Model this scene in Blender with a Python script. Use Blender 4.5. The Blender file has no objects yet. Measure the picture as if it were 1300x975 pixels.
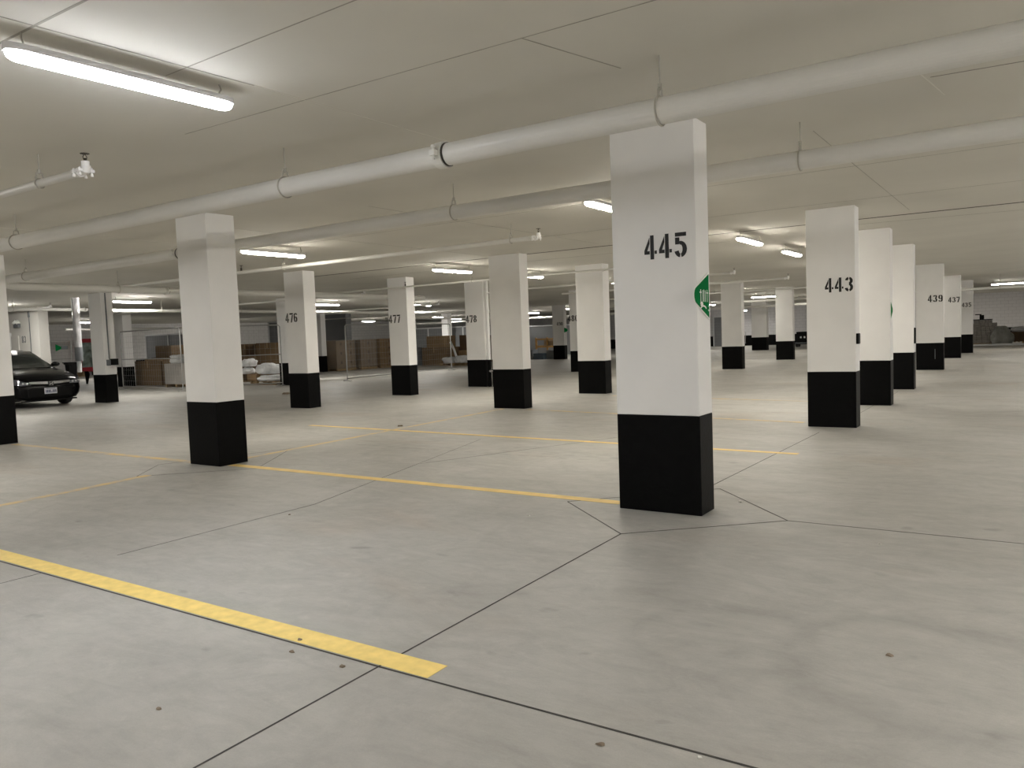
import bpy, bmesh, math, random
from mathutils import Vector, Matrix, noise as mnoise
random.seed(7)
S = bpy.context.scene
COL = S.collection
PI = math.pi
CEIL = 2.93
BAND = 0.75

# ------------------------------------------------------------------ helpers
def link(o, parent=None):
    COL.objects.link(o)
    if parent is not None:
        o.parent = parent
    return o

def obj(name, bm, m, parent=None, loc=(0, 0, 0), smooth=False):
    me = bpy.data.meshes.new(name)
    bmesh.ops.recalc_face_normals(bm, faces=bm.faces[:])
    bm.to_mesh(me)
    bm.free()
    if smooth:
        for p in me.polygons:
            p.use_smooth = True
    for k in (m if isinstance(m, (list, tuple)) else [m]):
        me.materials.append(k)
    o = bpy.data.objects.new(name, me)
    o.location = loc
    return link(o, parent)

def tag(o, label, cat, group=None, kind=None):
    o['label'] = label
    o['category'] = cat
    if group:
        o['group'] = group
    if kind:
        o['kind'] = kind
    return o

def thing(name, label, cat, loc=(0, 0, 0), rz=0.0, group=None, kind=None):
    o = bpy.data.objects.new(name, None)
    o.empty_display_size = 0.1
    o.location = loc
    o.rotation_euler = (0, 0, rz)
    link(o)
    return tag(o, label, cat, group, kind)

def dup(root, label=None, loc=None, rz=None):
    r = root.copy()
    COL.objects.link(r)
    if loc is not None:
        r.location = loc
    if rz is not None:
        r.rotation_euler = (0, 0, rz)
    if label:
        r['label'] = label
    for ch in list(root.children):
        c = ch.copy()
        COL.objects.link(c)
        c.parent = r
        for g in list(ch.children):
            d = g.copy()
            COL.objects.link(d)
            d.parent = c
    return r

def B():
    return bmesh.new()

def box(bm, x0, x1, y0, y1, z0, z1, bev=0.0):
    r = bmesh.ops.create_cube(bm, size=1.0)
    vs = r['verts']
    for v in vs:
        v.co = Vector((x0 + (v.co.x + .5) * (x1 - x0), y0 + (v.co.y + .5) * (y1 - y0), z0 + (v.co.z + .5) * (z1 - z0)))
    if bev > 0:
        es = list({e for v in vs for e in v.link_edges})
        bmesh.ops.bevel(bm, geom=es, offset=bev, segments=2, profile=0.5, affect='EDGES')
    return bm

def cyl(bm, a, b, r, seg=20, r2=None, cap=True):
    a = Vector(a); b = Vector(b)
    d = b - a
    q = Vector((0, 0, 1)).rotation_difference(d.normalized()).to_matrix().to_4x4()
    M = Matrix.Translation((a + b) / 2) @ q
    bmesh.ops.create_cone(bm, cap_ends=cap, cap_tris=False, segments=seg, radius1=r, radius2=r if r2 is None else r2, depth=d.length, matrix=M)
    return bm

def tube(bm, pts, r, seg=10, closed=False):
    pts = [Vector(p) for p in pts]
    n = len(pts)
    rings = []
    up = None
    for i, p in enumerate(pts):
        if closed:
            t = pts[(i + 1) % n] - pts[i - 1]
        else:
            t = pts[min(i + 1, n - 1)] - pts[max(i - 1, 0)]
        t.normalize()
        if up is None:
            up = Vector((0, 0, 1)) if abs(t.z) < .9 else Vector((1, 0, 0))
        s = t.cross(up)
        if s.length < 1e-5:
            s = t.cross(Vector((1, 0.3, 0)))
        s.normalize()
        up = s.cross(t).normalized()
        rings.append([bm.verts.new(p + (s * math.cos(2 * PI * k / seg) + up * math.sin(2 * PI * k / seg)) * r) for k in range(seg)])
    m = n if closed else n - 1
    for i in range(m):
        A, C = rings[i], rings[(i + 1) % n]
        for k in range(seg):
            bm.faces.new((A[k], A[(k + 1) % seg], C[(k + 1) % seg], C[k]))
    if not closed:
        bm.faces.new(rings[0]); bm.faces.new(rings[-1])
    return bm

def loft(bm, secs, closed=True, caps=True):
    rings = [[bm.verts.new(p) for p in s] for s in secs]
    for A, C in zip(rings, rings[1:]):
        k = len(A)
        for i in range(k if closed else k - 1):
            bm.faces.new((A[i], A[(i + 1) % k], C[(i + 1) % k], C[i]))
    if caps and closed:
        bm.faces.new(rings[0]); bm.faces.new(rings[-1])
    return bm

def prism(bm, pts2, d, M):
    """polygon pts2 (u,v) extruded by d along w; M maps (u,v,w)->world/local"""
    a = [bm.verts.new(M @ Vector((u, v, 0))) for u, v in pts2]
    b = [bm.verts.new(M @ Vector((u, v, d))) for u, v in pts2]
    n = len(a)
    bm.faces.new(b); bm.faces.new(a[::-1])
    for i in range(n):
        bm.faces.new((a[i], a[(i + 1) % n], b[(i + 1) % n], b[i]))
    return bm

def frameM(o, u, v):
    u = Vector(u).normalized(); v = Vector(v).normalized(); w = u.cross(v)
    return Matrix(((u.x, v.x, w.x, o[0]), (u.y, v.y, w.y, o[1]), (u.z, v.z, w.z, o[2]), (0, 0, 0, 1)))

# ------------------------------------------------------------------ materials
def srgb(r, g, b):
    f = lambda c: (c / 255 / 12.92) if c / 255 <= .04045 else ((c / 255 + .055) / 1.055) ** 2.4
    return (f(r), f(g), f(b), 1)

def newmat(name):
    m = bpy.data.materials.new(name)
    m.use_nodes = True
    nt = m.node_tree
    return m, nt, nt.nodes['Principled BSDF']

def mat(name, c, rough=.6, metal=0.0, var=0.0, vscale=6.0, bump=0.0, bscale=60.0, spec=.5, coat=0.0, stretch=None, trans=0.0, alpha=1.0):
    m, nt, p = newmat(name)
    N, L = nt.nodes, nt.links
    p.inputs['Base Color'].default_value = c
    p.inputs['Roughness'].default_value = rough
    p.inputs['Metallic'].default_value = metal
    p.inputs['Specular IOR Level'].default_value = spec
    p.inputs['Coat Weight'].default_value = coat
    p.inputs['Coat Roughness'].default_value = .05
    p.inputs['Transmission Weight'].default_value = trans
    p.inputs['Alpha'].default_value = alpha
    g = N.new('ShaderNodeNewGeometry')
    src = g.outputs['Position']
    if stretch:
        mp = N.new('ShaderNodeMapping')
        mp.inputs['Scale'].default_value = stretch
        L.new(src, mp.inputs['Vector'])
        src = mp.outputs['Vector']
    if var > 0:
        n = N.new('ShaderNodeTexNoise')
        n.inputs['Scale'].default_value = vscale
        n.inputs['Detail'].default_value = 5
        L.new(src, n.inputs['Vector'])
        r = N.new('ShaderNodeValToRGB')
        r.color_ramp.elements[0].position = .3
        r.color_ramp.elements[1].position = .7
        r.color_ramp.elements[0].color = tuple(max(0, k * (1 - var)) for k in c[:3]) + (1,)
        r.color_ramp.elements[1].color = tuple(min(1, k * (1 + var)) for k in c[:3]) + (1,)
        L.new(n.outputs['Fac'], r.inputs['Fac'])
        L.new(r.outputs['Color'], p.inputs['Base Color'])
    if bump > 0:
        n = N.new('ShaderNodeTexNoise')
        n.inputs['Scale'].default_value = bscale
        n.inputs['Detail'].default_value = 4
        L.new(src, n.inputs['Vector'])
        b = N.new('ShaderNodeBump')
        b.inputs['Strength'].default_value = bump
        b.inputs['Distance'].default_value = .01
        L.new(n.outputs['Fac'], b.inputs['Height'])
        L.new(b.outputs['Normal'], p.inputs['Normal'])
    return m

def emit(name, c, s):
    m, nt, p = newmat(name)
    p.inputs['Base Color'].default_value = (.9, .9, .9, 1)
    p.inputs['Emission Color'].default_value = c
    # the board inside faces down: the sides of the lens give less light
    g = nt.nodes.new('ShaderNodeNewGeometry')
    sp = nt.nodes.new('ShaderNodeSeparateXYZ')
    nt.links.new(g.outputs['Normal'], sp.inputs[0])
    mr = nt.nodes.new('ShaderNodeMapRange')
    mr.inputs['From Min'].default_value = -1.0
    mr.inputs['From Max'].default_value = 0.0
    mr.inputs['To Min'].default_value = s * 1.25
    mr.inputs['To Max'].default_value = s * .22
    nt.links.new(sp.outputs['Z'], mr.inputs['Value'])
    nt.links.new(mr.outputs['Result'], p.inputs['Emission Strength'])
    return m

def concrete_floor():
    m, nt, p = newmat('floor_concrete')
    N, L = nt.nodes, nt.links
    g = N.new('ShaderNodeNewGeometry')
    P = g.outputs['Position']
    def mapped(scale, rot=0.0):
        mp = N.new('ShaderNodeMapping')
        mp.inputs['Scale'].default_value = scale
        mp.inputs['Rotation'].default_value = (0, 0, rot)
        L.new(P, mp.inputs['Vector'])
        return mp.outputs['Vector']
    def noise(vec, sc, det=5, rough=.55, dist=0.0):
        n = N.new('ShaderNodeTexNoise')
        n.inputs['Scale'].default_value = sc
        n.inputs['Detail'].default_value = det
        n.inputs['Roughness'].default_value = rough
        n.inputs['Distortion'].default_value = dist
        L.new(vec, n.inputs['Vector'])
        return n.outputs['Fac']
    def ramp(fac, a, b, ca, cb):
        r = N.new('ShaderNodeValToRGB')
        e = r.color_ramp.elements
        e[0].position, e[1].position = a, b
        e[0].color, e[1].color = ca, cb
        L.new(fac, r.inputs['Fac'])
        return r.outputs['Color']
    def mul(a, b, f=1.0):
        x = N.new('ShaderNodeMix')
        x.data_type = 'RGBA'
        x.blend_type = 'MULTIPLY'
        x.inputs['Factor'].default_value = f
        L.new(a, x.inputs['A']); L.new(b, x.inputs['B'])
        return x.outputs['Result']
    g1 = lambda v: (v, v, v, 1)
    base = ramp(noise(mapped((1, 1, 1)), .45, 7, .6, .6), .3, .72, (.395, .382, .350, 1), (.48, .468, .438, 1))
    c = mul(base, ramp(noise(mapped((.7, 1.5, 1), .25), 1.3, 7, .68, 1.2), .34, .60, g1(.88), g1(1.0)))
    c = mul(c, ramp(noise(mapped((1.0, 2.6, 1), -.5), 1.9, 7, .7, 1.6), .38, .56, g1(.915), g1(1.0)))
    c = mul(c, ramp(noise(mapped((1, 1, 1)), 9, 6, .7), .33, .6, g1(.93), g1(1.0)))
    c = mul(c, ramp(noise(mapped((1, 1, 1)), 140, 3, .7), .25, .75, g1(.93), g1(1.04)))
    c = mul(c, ramp(noise(mapped((1, 1, 1), .6), .9, 8, .75, 2.5), .36, .50, g1(.93), g1(1.0)))
    c = mul(c, ramp(noise(mapped((1, 1.3, 1), .2), 4.5, 4, .8, .6), .56, .74, g1(1.0), g1(1.09)))
    # pinkish dusty patches
    c = mul(c, ramp(noise(mapped((.5, 1, 1)), .8, 4, .5, .4), .58, .74, (1, 1, 1, 1), (1.0, .93, .88, 1)))
    # small dark spots
    c = mul(c, ramp(noise(mapped((1, 1.6, 1)), 3.3, 2, .5), .70, .76, g1(1), g1(.80)))
    # a swept ring mark in the aisle
    wob = N.new('ShaderNodeTexNoise'); wob.inputs['Scale'].default_value = 2.2; wob.inputs['Detail'].default_value = 4
    L.new(P, wob.inputs['Vector'])
    add = N.new('ShaderNodeVectorMath'); add.operation = 'MULTIPLY_ADD'
    add.inputs[1].default_value = (.22, .22, 0)
    L.new(wob.outputs['Color'], add.inputs[0]); L.new(P, add.inputs[2])
    def ring(cx, cy, r0, w, dark):
        dn = N.new('ShaderNodeVectorMath'); dn.operation = 'DISTANCE'
        dn.inputs[1].default_value = (cx + .11, cy + .11, 0)
        L.new(add.outputs['Vector'], dn.inputs[0])
        s = N.new('ShaderNodeMath'); s.operation = 'SUBTRACT'; s.inputs[1].default_value = r0
        L.new(dn.outputs['Value'], s.inputs[0])
        ab = N.new('ShaderNodeMath'); ab.operation = 'ABSOLUTE'
        L.new(s.outputs[0], ab.inputs[0])
        return ramp(ab.outputs[0], 0.0, w, g1(dark), g1(1))
    c = mul(c, ring(-.34, 3.42, .53, .11, .86))
    c = mul(c, ring(-1.15, 3.35, .40, .08, .93))
    # tread print of a tyre along the stall
    sx = N.new('ShaderNodeSeparateXYZ'); L.new(P, sx.inputs[0])
    def line(y0, w, xa, xb, f):
        a = N.new('ShaderNodeMath'); a.operation = 'SUBTRACT'; a.inputs[1].default_value = y0
        L.new(sx.outputs['Y'], a.inputs[0])
        b = N.new('ShaderNodeMath'); b.operation = 'ABSOLUTE'; L.new(a.outputs[0], b.inputs[0])
        k = N.new('ShaderNodeMath'); k.operation = 'LESS_THAN'; k.inputs[1].default_value = w
        L.new(b.outputs[0], k.inputs[0])
        q = N.new('ShaderNodeMath'); q.operation = 'MULTIPLY'; q.inputs[1].default_value = f
        L.new(sx.outputs['X'], q.inputs[0])
        s = N.new('ShaderNodeMath'); s.operation = 'SINE'; L.new(q.outputs[0], s.inputs[0])
        t = N.new('ShaderNodeMath'); t.operation = 'GREATER_THAN'; t.inputs[1].default_value = .1
        L.new(s.outputs[0], t.inputs[0])
        z1 = N.new('ShaderNodeMath'); z1.operation = 'MULTIPLY'
        L.new(k.outputs[0], z1.inputs[0]); L.new(t.outputs[0], z1.inputs[1])
        x1 = N.new('ShaderNodeMath'); x1.operation = 'GREATER_THAN'; x1.inputs[1].default_value = xa; L.new(sx.outputs['X'], x1.inputs[0])
        x2 = N.new('ShaderNodeMath'); x2.operation = 'LESS_THAN'; x2.inputs[1].default_value = xb; L.new(sx.outputs['X'], x2.inputs[0])
        z2 = N.new('ShaderNodeMath'); z2.operation = 'MULTIPLY'; L.new(z1.outputs[0], z2.inputs[0]); L.new(x1.outputs[0], z2.inputs[1])
        z3 = N.new('ShaderNodeMath'); z3.operation = 'MULTIPLY'; L.new(z2.outputs[0], z3.inputs[0]); L.new(x2.outputs[0], z3.inputs[1])
        return ramp(z3.outputs[0], 0, 1, g1(1), g1(.90))
    c = mul(c, line(7.52, .05, -7.6, -3.4, 24.0))
    c = mul(c, line(7.72, .04, -6.2, -3.0, 21.0))
    L.new(c, p.inputs['Base Color'])
    p.inputs['Roughness'].default_value = .55
    p.inputs['Specular IOR Level'].default_value = .35
    b = N.new('ShaderNodeBump'); b.inputs['Strength'].default_value = .12; b.inputs['Distance'].default_value = .01
    L.new(noise(mapped((1, 1.6, 1)), 35, 5, .65), b.inputs['Height'])
    L.new(b.outputs['Normal'], p.inputs['Normal'])
    return m

def block_wall(name, c, vertical_axis_x=True):
    m, nt, p = newmat(name)
    N, L = nt.nodes, nt.links
    g = N.new('ShaderNodeNewGeometry')
    s = N.new('ShaderNodeSeparateXYZ'); L.new(g.outputs['Position'], s.inputs[0])
    k = N.new('ShaderNodeCombineXYZ')
    L.new(s.outputs['X' if vertical_axis_x else 'Y'], k.inputs['X']); L.new(s.outputs['Z'], k.inputs['Y'])
    b = N.new('ShaderNodeTexBrick')
    b.inputs['Color1'].default_value = c
    b.inputs['Color2'].default_value = tuple(v * .96 for v in c[:3]) + (1,)
    b.inputs['Mortar'].default_value = tuple(v * .72 for v in c[:3]) + (1,)
    b.inputs['Scale'].default_value = 1.0
    b.inputs['Brick Width'].default_value = .4
    b.inputs['Row Height'].default_value = .2
    b.inputs['Mortar Size'].default_value = .008
    L.new(k.outputs[0], b.inputs['Vector'])
    L.new(b.outputs['Color'], p.inputs['Base Color'])
    p.inputs['Roughness'].default_value = .75
    return m

M = {}
M['floor'] = concrete_floor()
M['joint'] = mat('saw_cut_dark', (.055, .052, .047, 1), .9, var=.3, vscale=3)
def yellow_paint():
    m = mat('yellow_line_paint', srgb(242, 213, 126), .55, var=.10, vscale=14, bump=.1)
    return m
M['yellow'] = yellow_paint()
def worn_yellow():
    m, nt, p = newmat('worn_yellow_line_paint')
    N, L = nt.nodes, nt.links
    g = N.new('ShaderNodeNewGeometry')
    n = N.new('ShaderNodeTexNoise'); n.inputs['Scale'].default_value = 3.5; n.inputs['Detail'].default_value = 6
    n.inputs['Roughness'].default_value = .7
    L.new(g.outputs['Position'], n.inputs['Vector'])
    r = N.new('ShaderNodeValToRGB')
    r.color_ramp.elements[0].position = .38; r.color_ramp.elements[1].position = .62
    r.color_ramp.elements[0].color = (.43, .40, .34, 1)
    r.color_ramp.elements[1].color = srgb(214, 184, 116)
    L.new(n.outputs['Fac'], r.inputs['Fac']); L.new(r.outputs['Color'], p.inputs['Base Color'])
    p.inputs['Roughness'].default_value = .6
    return m
M['yellow_mid'] = mat('dusty_yellow_line_paint', srgb(228, 198, 122), .6, var=.12, vscale=6)
M['yellow_old'] = worn_yellow()
M['ceil'] = mat('ceiling_paint', (.63, .61, .555, 1), .85, var=.05, vscale=.7, bump=.12, bscale=9)
M['seam'] = mat('formwork_seam', (.33, .315, .275, 1), .9, var=.25, vscale=4)
M['seam_light'] = mat('ceiling_ridge_paint', (.75, .73, .67, 1), .9)
M['seam_dark'] = mat('dark_ceiling_joint', (.05, .045, .035, 1), .9)
M['white'] = mat('column_white_paint', (.82, .812, .80, 1), .6, var=.025, vscale=2.5, bump=.10, bscale=22, spec=.3)
M['black'] = mat('column_black_paint', (.0028, .0028, .003, 1), .45, var=.2, vscale=20, bump=.12, bscale=40, spec=.08)
M['ink'] = mat('stencil_black', (.007, .007, .007, 1), .6)
M['pipe'] = mat('pipe_paint', (.66, .65, .615, 1), .42, var=.05, vscale=2.0, bump=.03, bscale=25, spec=.4)
M['fitting'] = mat('fitting_bright_paint', (.80, .79, .78, 1), .35)
M['steel_dark'] = mat('dark_fitting_steel', (.05, .04, .03, 1), .5, metal=.6)
M['gap'] = mat('pipe_joint_dark_gasket', (.035, .03, .025, 1), .8)  # dark ring beside each pipe coupling
M['rod'] = mat('hanger_rod_steel', (.42, .40, .35, 1), .5, metal=.3)
M['housing'] = mat('lamp_housing_plastic', (.72, .72, .74, 1), .45)
M['lens_cool'] = emit('lamp_lens_cool', (.93, .95, 1.0, 1), 92)
M['lens_warm'] = emit('lamp_lens_warm', (1.0, .94, .83, 1), 114)
M['lens_left'] = emit('lamp_lens_white', (1.0, .965, .90, 1), 195)
M['lens_neutral'] = emit('lamp_lens_neutral', (1.0, .97, .92, 1), 360)
M['galv'] = mat('galvanised_tube', (.38, .38, .37, 1), .45, metal=.7)
M['wire'] = mat('fence_wire', (.42, .42, .42, 1), .5, metal=.5)
M['card'] = mat('cardboard', (.195, .130, .070, 1), .85, var=.10, vscale=3)
M['card2'] = mat('cardboard_light', (.285, .190, .10, 1), .85, var=.10, vscale=3)
M['card3'] = mat('cardboard_dark', (.095, .058, .032, 1), .85, var=.12, vscale=3)
M['tape'] = mat('packing_tape', (.33, .22, .11, 1), .3)
M['wood'] = mat('pallet_wood', (.27, .19, .10, 1), .8, var=.2, vscale=8, stretch=(1, 8, 8))
M['bag'] = mat('white_plastic_sack', (.78, .79, .80, 1), .4, var=.04, vscale=6, bump=.3, bscale=14)
M['film'] = mat('stretch_film', (.62, .61, .58, 1), .2, bump=.5, bscale=16, alpha=.18)
M['film_white'] = mat('white_stretch_film', (.70, .70, .68, 1), .25, bump=.6, bscale=14, alpha=.55)
M['film_dense'] = mat('crumpled_plastic', (.70, .71, .72, 1), .25, bump=.6, bscale=18, alpha=.8)
M['foil'] = mat('shiny_pipe_wrap', (.66, .66, .68, 1), .16, metal=.35, bump=1.0, bscale=16)
M['red'] = mat('red_enamel', srgb(150, 14, 34), .4)
M['glass'] = mat('cabinet_glass', (.20, .245, .225, 1), .08, var=.6, vscale=3.2, spec=.6)  # mottled green-grey reflections are put into the glass colour
M['green'] = mat('sign_green', srgb(10, 112, 58), .85, spec=.05)
M['signwhite'] = mat('sign_white', (.82, .84, .80, 1), .4)
M['plastic_black'] = mat('black_plastic', (.006, .006, .006, 1), .5, spec=.12)
M['block'] = block_wall('painted_block_wall_x', (.62, .61, .62, 1), True)
M['block_y'] = block_wall('painted_block_wall_y', (.66, .65, .64, 1), False)
M['wallpaint'] = mat('painted_concrete_wall', (.60, .585, .55, 1), .75, var=.03, vscale=1.2)
M['greypanel'] = mat('grey_partition', (.20, .205, .215, 1), .7, var=.06, vscale=1.5)
M['greywhite'] = mat('pale_frame_paint', (.62, .63, .64, 1), .5)
M['car'] = mat('car_black_paint', (.004, .004, .0045, 1), .2, spec=.08, coat=.12)
M['carglass'] = mat('car_glass', (.03, .04, .037, 1), .05, spec=.5, coat=.2)
M['chrome'] = mat('chrome', (.62, .62, .64, 1), .22, metal=1.0)
M['lamp_glass'] = mat('headlight_glass', (.22, .23, .25, 1), .08, metal=.4, coat=1.0)
M['bulb'] = mat('headlight_reflector', (.85, .86, .9, 1), .15, metal=.6)
M['rubber'] = mat('tyre_rubber', (.012, .012, .012, 1), .85)
M['rim'] = mat('alloy_rim', (.32, .32, .33, 1), .35, metal=.8)
M['plate'] = mat('plate_white', (.62, .63, .68, 1), .4)
M['plateink'] = mat('plate_blue_ink', (.04, .05, .12, 1), .5)
M['seat'] = mat('car_seat_pale', (.30, .29, .26, 1), .8)
M['orange'] = mat('orange_steel', (.36, .19, .05, 1), .6, var=.2, vscale=5)
M['lumber'] = mat('bundled_grey_material', (.27, .25, .225, 1), .6, var=.3, vscale=5, stretch=(1, 1, 9), bump=.3, bscale=10)
M['tarp'] = mat('grey_tarp', (.24, .24, .22, 1), .5, var=.25, vscale=4, bump=.6, bscale=7)
M['greybox'] = mat('grey_crate', (.14, .15, .16, 1), .7, var=.15, vscale=4)
M['bluebox'] = mat('blue_grey_crate', (.07, .10, .13, 1), .6)
M['debris'] = mat('leaf_debris', (.21, .165, .12, 1), .9)
M['paper'] = mat('paper_scrap', (.70, .69, .64, 1), .9)

# ------------------------------------------------------------------ room shell
XL, XR, YF, YB = -45.0, 8.0, -6.0, 57.0
def structure(o):
    o['kind'] = 'structure'
    return o

fl = structure(obj('floor', box(B(), XL - .3, XR + .3, YF - .3, YB + .3, -.25, 0), M['floor']))
ce = structure(obj('ceiling', box(B(), XL - .3, XR + .3, YF - .3, YB + .3, CEIL, CEIL + .3), M['ceil']))

def wall(name, x0, x1, y0, y1, m, z1=CEIL, band=None):
    w = structure(obj(name, box(B(), x0, x1, y0, y1, 0, z1), m))
    if band:
        obj('painted_band', box(B(), *band, 0, BAND), M['black'], w)
    return w
wall('wall_back', XL - .3, XR + .3, YB, YB + .3, M['block'], band=(XL, XR, YB - .012, YB))
wall('wall_left', XL - .3, XL, YF, YB, M['block_y'], band=(XL, XL + .012, 26.5, YB))
wall('wall_right', XR, XR + .3, YF, YB, M['block_y'], band=(XR - .012, XR, YF, YB))
wall('wall_front', XL - .3, XR + .3, YF - .3, YF, M['block'], band=(XL, XR, YF, YF + .012))
# pier of painted wall behind the car
wall('wall_pier', -33.0, -27.4, 12.85, 13.17, M['wallpaint'])
# short return of grey wall behind the tall pallets
wall('wall_return', -33.6, -31.7, 31.0, 31.4, M['greypanel'])

def strip(name, pts, w, z, m, parent, th=.0012):
    """flat strip of width w along polyline pts (x,y), lying on z"""
    bm = B()
    for (ax, ay), (bx, by) in zip(pts, pts[1:]):
        d = Vector((bx - ax, by - ay)).normalized()
        n = Vector((-d.y, d.x)) * w / 2
        c = [(ax + n.x, ay + n.y), (bx + n.x, by + n.y), (bx - n.x, by - n.y), (ax - n.x, ay - n.y)]
        a = [bm.verts.new((x, y, z)) for x, y in c]
        b = [bm.verts.new((x, y, z + th)) for x, y in c]
        bm.faces.new(a[::-1]); bm.faces.new(b)
        for i in range(4):
            bm.faces.new((a[i], a[(i + 1) % 4], b[(i + 1) % 4], b[i]))
    return obj(name, bm, m, parent)

# stall lines
def stall(pts, w, m, label):
    o = strip('stall_line', pts, w, 0.0006, m, fl)
    o['label'] = label
    return o
stall([(-9.5, 2.45), (-2.07, 2.45)], .135, M['yellow'], 'bright yellow stall line nearest the camera')
stall([(-13.1, 5.66), (-8.42, 5.66)], .11, M['yellow_old'], 'faded yellow stall line left of the second column')
stall([(-7.83, 5.70), (-2.78, 5.70)], .12, M['yellow_mid'], 'yellow stall line running up to the column numbered 445')
stall([(-10.2, 9.02), (-2.1, 8.66)], .10, M['yellow_mid'], 'yellow stall line passing behind the column numbered 445')
stall([(-7.85, 12.22), (-2.7, 11.5)], .11, M['yellow_old'], 'thin yellow stall line behind column 445')
stall([(-7.6, 15.3), (-2.7, 14.6)], .10, M['yellow_old'], 'far pale yellow stall line')
stall([(-7.9, 2.9), (-8.14, 4.85)], .11, M['yellow_old'], 'faded yellow cross line left of the second column')
stall([(-8.1, 6.0), (-8.42, 12.25)], .10, M['yellow_old'], 'yellow cross line between facing stalls')

J = M['joint']
def cut(pts, w=.009):
    return strip('saw_cut', pts, w, 0.0009, J, fl, .0008)
cut([(-9.0, 2.363), (-2.33, 2.368), (2.0, 2.42)], .011)
cut([(-2.30, .4), (-2.33, 2.368), (-2.36, 4.81)], .009)
cut([(-2.36, 4.81), (-1.45, 5.65), (-2.25, 6.55), (-3.21, 5.56), (-2.36, 4.81)])
cut([(-1.45, 5.65), (3.0, 5.66)], .007)
cut([(-2.36, 6.6), (-2.28, 10.5)], .008)
cut([(-2.2, 12.0), (-2.2, 17.0)], .006)
cut([(-5.3, -1.0), (-5.24, 2.36)], .005)
cut([(-5.19, 2.83), (-5.17, 4.58), (-6.24, 8.5)], .005)
cut([(-8.75, 5.35), (-8.2, 6.9), (-7.3, 5.65), (-8.2, 4.75), (-8.75, 5.35)], .006)
cut([(-5.7, 6.6), (-4.4, 9.6)], .004)

def seam(pts, w, m, nm='formwork_seam'):
    return strip(nm, pts, w, CEIL - .0016, m, ce, .0014)
Sm, Sl, Sd = M['seam'], M['seam_light'], M['seam_dark']
seam([(-3.93, 1.2), (-3.83, 3.10)], .010, Sm)
seam([(-3.83, 3.10), (-3.79, 5.4)], .006, Sl)
seam([(-6.5, 1.89), (-3.44, 1.91), (-1.2, 1.93)], .014, Sm)
seam([(-4.06, 2.68), (-2.6, 2.64), (-.5, 2.6)], .007, Sm)
seam([(-5.07, 3.47), (-1.47, 3.50), (.5, 3.5)], .006, Sm)
seam([(-2.2, 3.49), (-2.0, 4.25)], .008, Sm)
seam([(-5.2, 5.5), (-4.0, 5.5)], .006, Sm)
seam([(-.54, 5.69), (.6, 5.78)], .014, Sm)
seam([(-.62, 5.3), (-.5, 6.2)], .008, Sl)
seam([(-10.4, 4.5), (-10.45, 6.9)], .018, Sl)
seam([(-14.2, 12.62), (.8, 12.66)], .07, Sd, 'ceiling_joint')
seam([(-2.3, 13.3), (.2, 13.6)], .012, Sm)
seam([(-14.0, 13.9), (-4.5, 13.9)], .02, Sm)
for yy in (8.3, 10.6):
    seam([(-9.5, yy), (.5, yy + .05)], .006, Sm)
for xx in (-6.3, -8.7, -1.45):
    seam([(xx, 6.6), (xx + .03, 12.2)], .005, Sm)

# ------------------------------------------------------------------ stencil digits
def sector(cx, cy, rx, ry, t, a0, a1, n=14):
    o, i = [], []
    for k in range(n + 1):
        a = math.radians(a0 + (a1 - a0) * k / n)
        o.append((cx + rx * math.cos(a), cy + ry * math.sin(a)))
        i.append((cx + (rx - t) * math.cos(a), cy + (ry - t * .8) * math.sin(a)))
    return o + i[::-1]
def rect(x0, y0, x1, y1):
    return [(x0, y0), (x1, y0), (x1, y1), (x0, y1)]
T = .185
DIG = {
    '4': [rect(.27, 0, .43, 1), [(.0, .38), (.0, .22), (.24, .22), (.24, .36), (.13, .36), (.24, .66), (.24, .92)], rect(.46, .22, .56, .36)],
    '5': [rect(.05, .84, .53, 1), rect(.05, .52, .05 + T, .80), sector(.28, .32, .27, .33, T, 105, -82), sector(.28, .32, .27, .33, T, 195, 262)],
    '3': [sector(.26, .74, .25, .26, T, 170, 100), sector(.26, .74, .25, .26, T, 80, -88), sector(.26, .29, .27, .29, T, 88, -80), sector(.26, .29, .27, .29, T, -100, -170)],
    '9': [sector(.28, .68, .27, .32, T, 260, 100), sector(.28, .68, .27, .32, T, 80, -10), sector(.28, .68, .27, .32, T, 282, 335), rect(.55 - T, .22, .55, .66), sector(.28, .25, .27, .25, T, 0, -82), sector(.28, .25, .27, .25, T, -100, -170)],
    '7': [rect(.0, .84, .55, 1), [(.38, .80), (.55, .80), (.34, 0), (.15, 0)]],
    '6': [sector(.28, .32, .27, .32, T, 80, -80), sector(.28, .32, .27, .32, T, -100, -260), rect(.01, .34, .01 + T, .74), sector(.28, .75, .27, .25, T, 180, 98), sector(.28, .75, .27, .25, T, 80, 10)],
    '8': [sector(.28, .75, .25, .25, T, 82, -82), sector(.28, .75, .25, .25, T, 98, 262), sector(.28, .27, .27, .27, T, 82, -82), sector(.28, .27, .27, .27, T, 98, 262)],
    '0': [sector(.28, .5, .27, .5, T, 82, -82), sector(.28, .5, .27, .5, T, 98, 262)],
}
def number(text, cx, cz, h, parent, y=-.0012, pitch=.66):
    bm = B()
    w = pitch * h
    x0 = cx - w * (len(text) - 1) / 2 - .28 * h
    for i, ch in enumerate(text):
        for poly in DIG[ch]:
            pts = [(x0 + i * w + u * h, cz - h / 2 + v * h) for u, v in poly]
            prism(bm, pts, .0015, frameM((0, y, 0), (1, 0, 0), (0, 0, 1)))
    o = obj('stencil_number', bm, M['ink'], parent)
    o['label'] = 'stencilled black number ' + text
    return o

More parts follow.
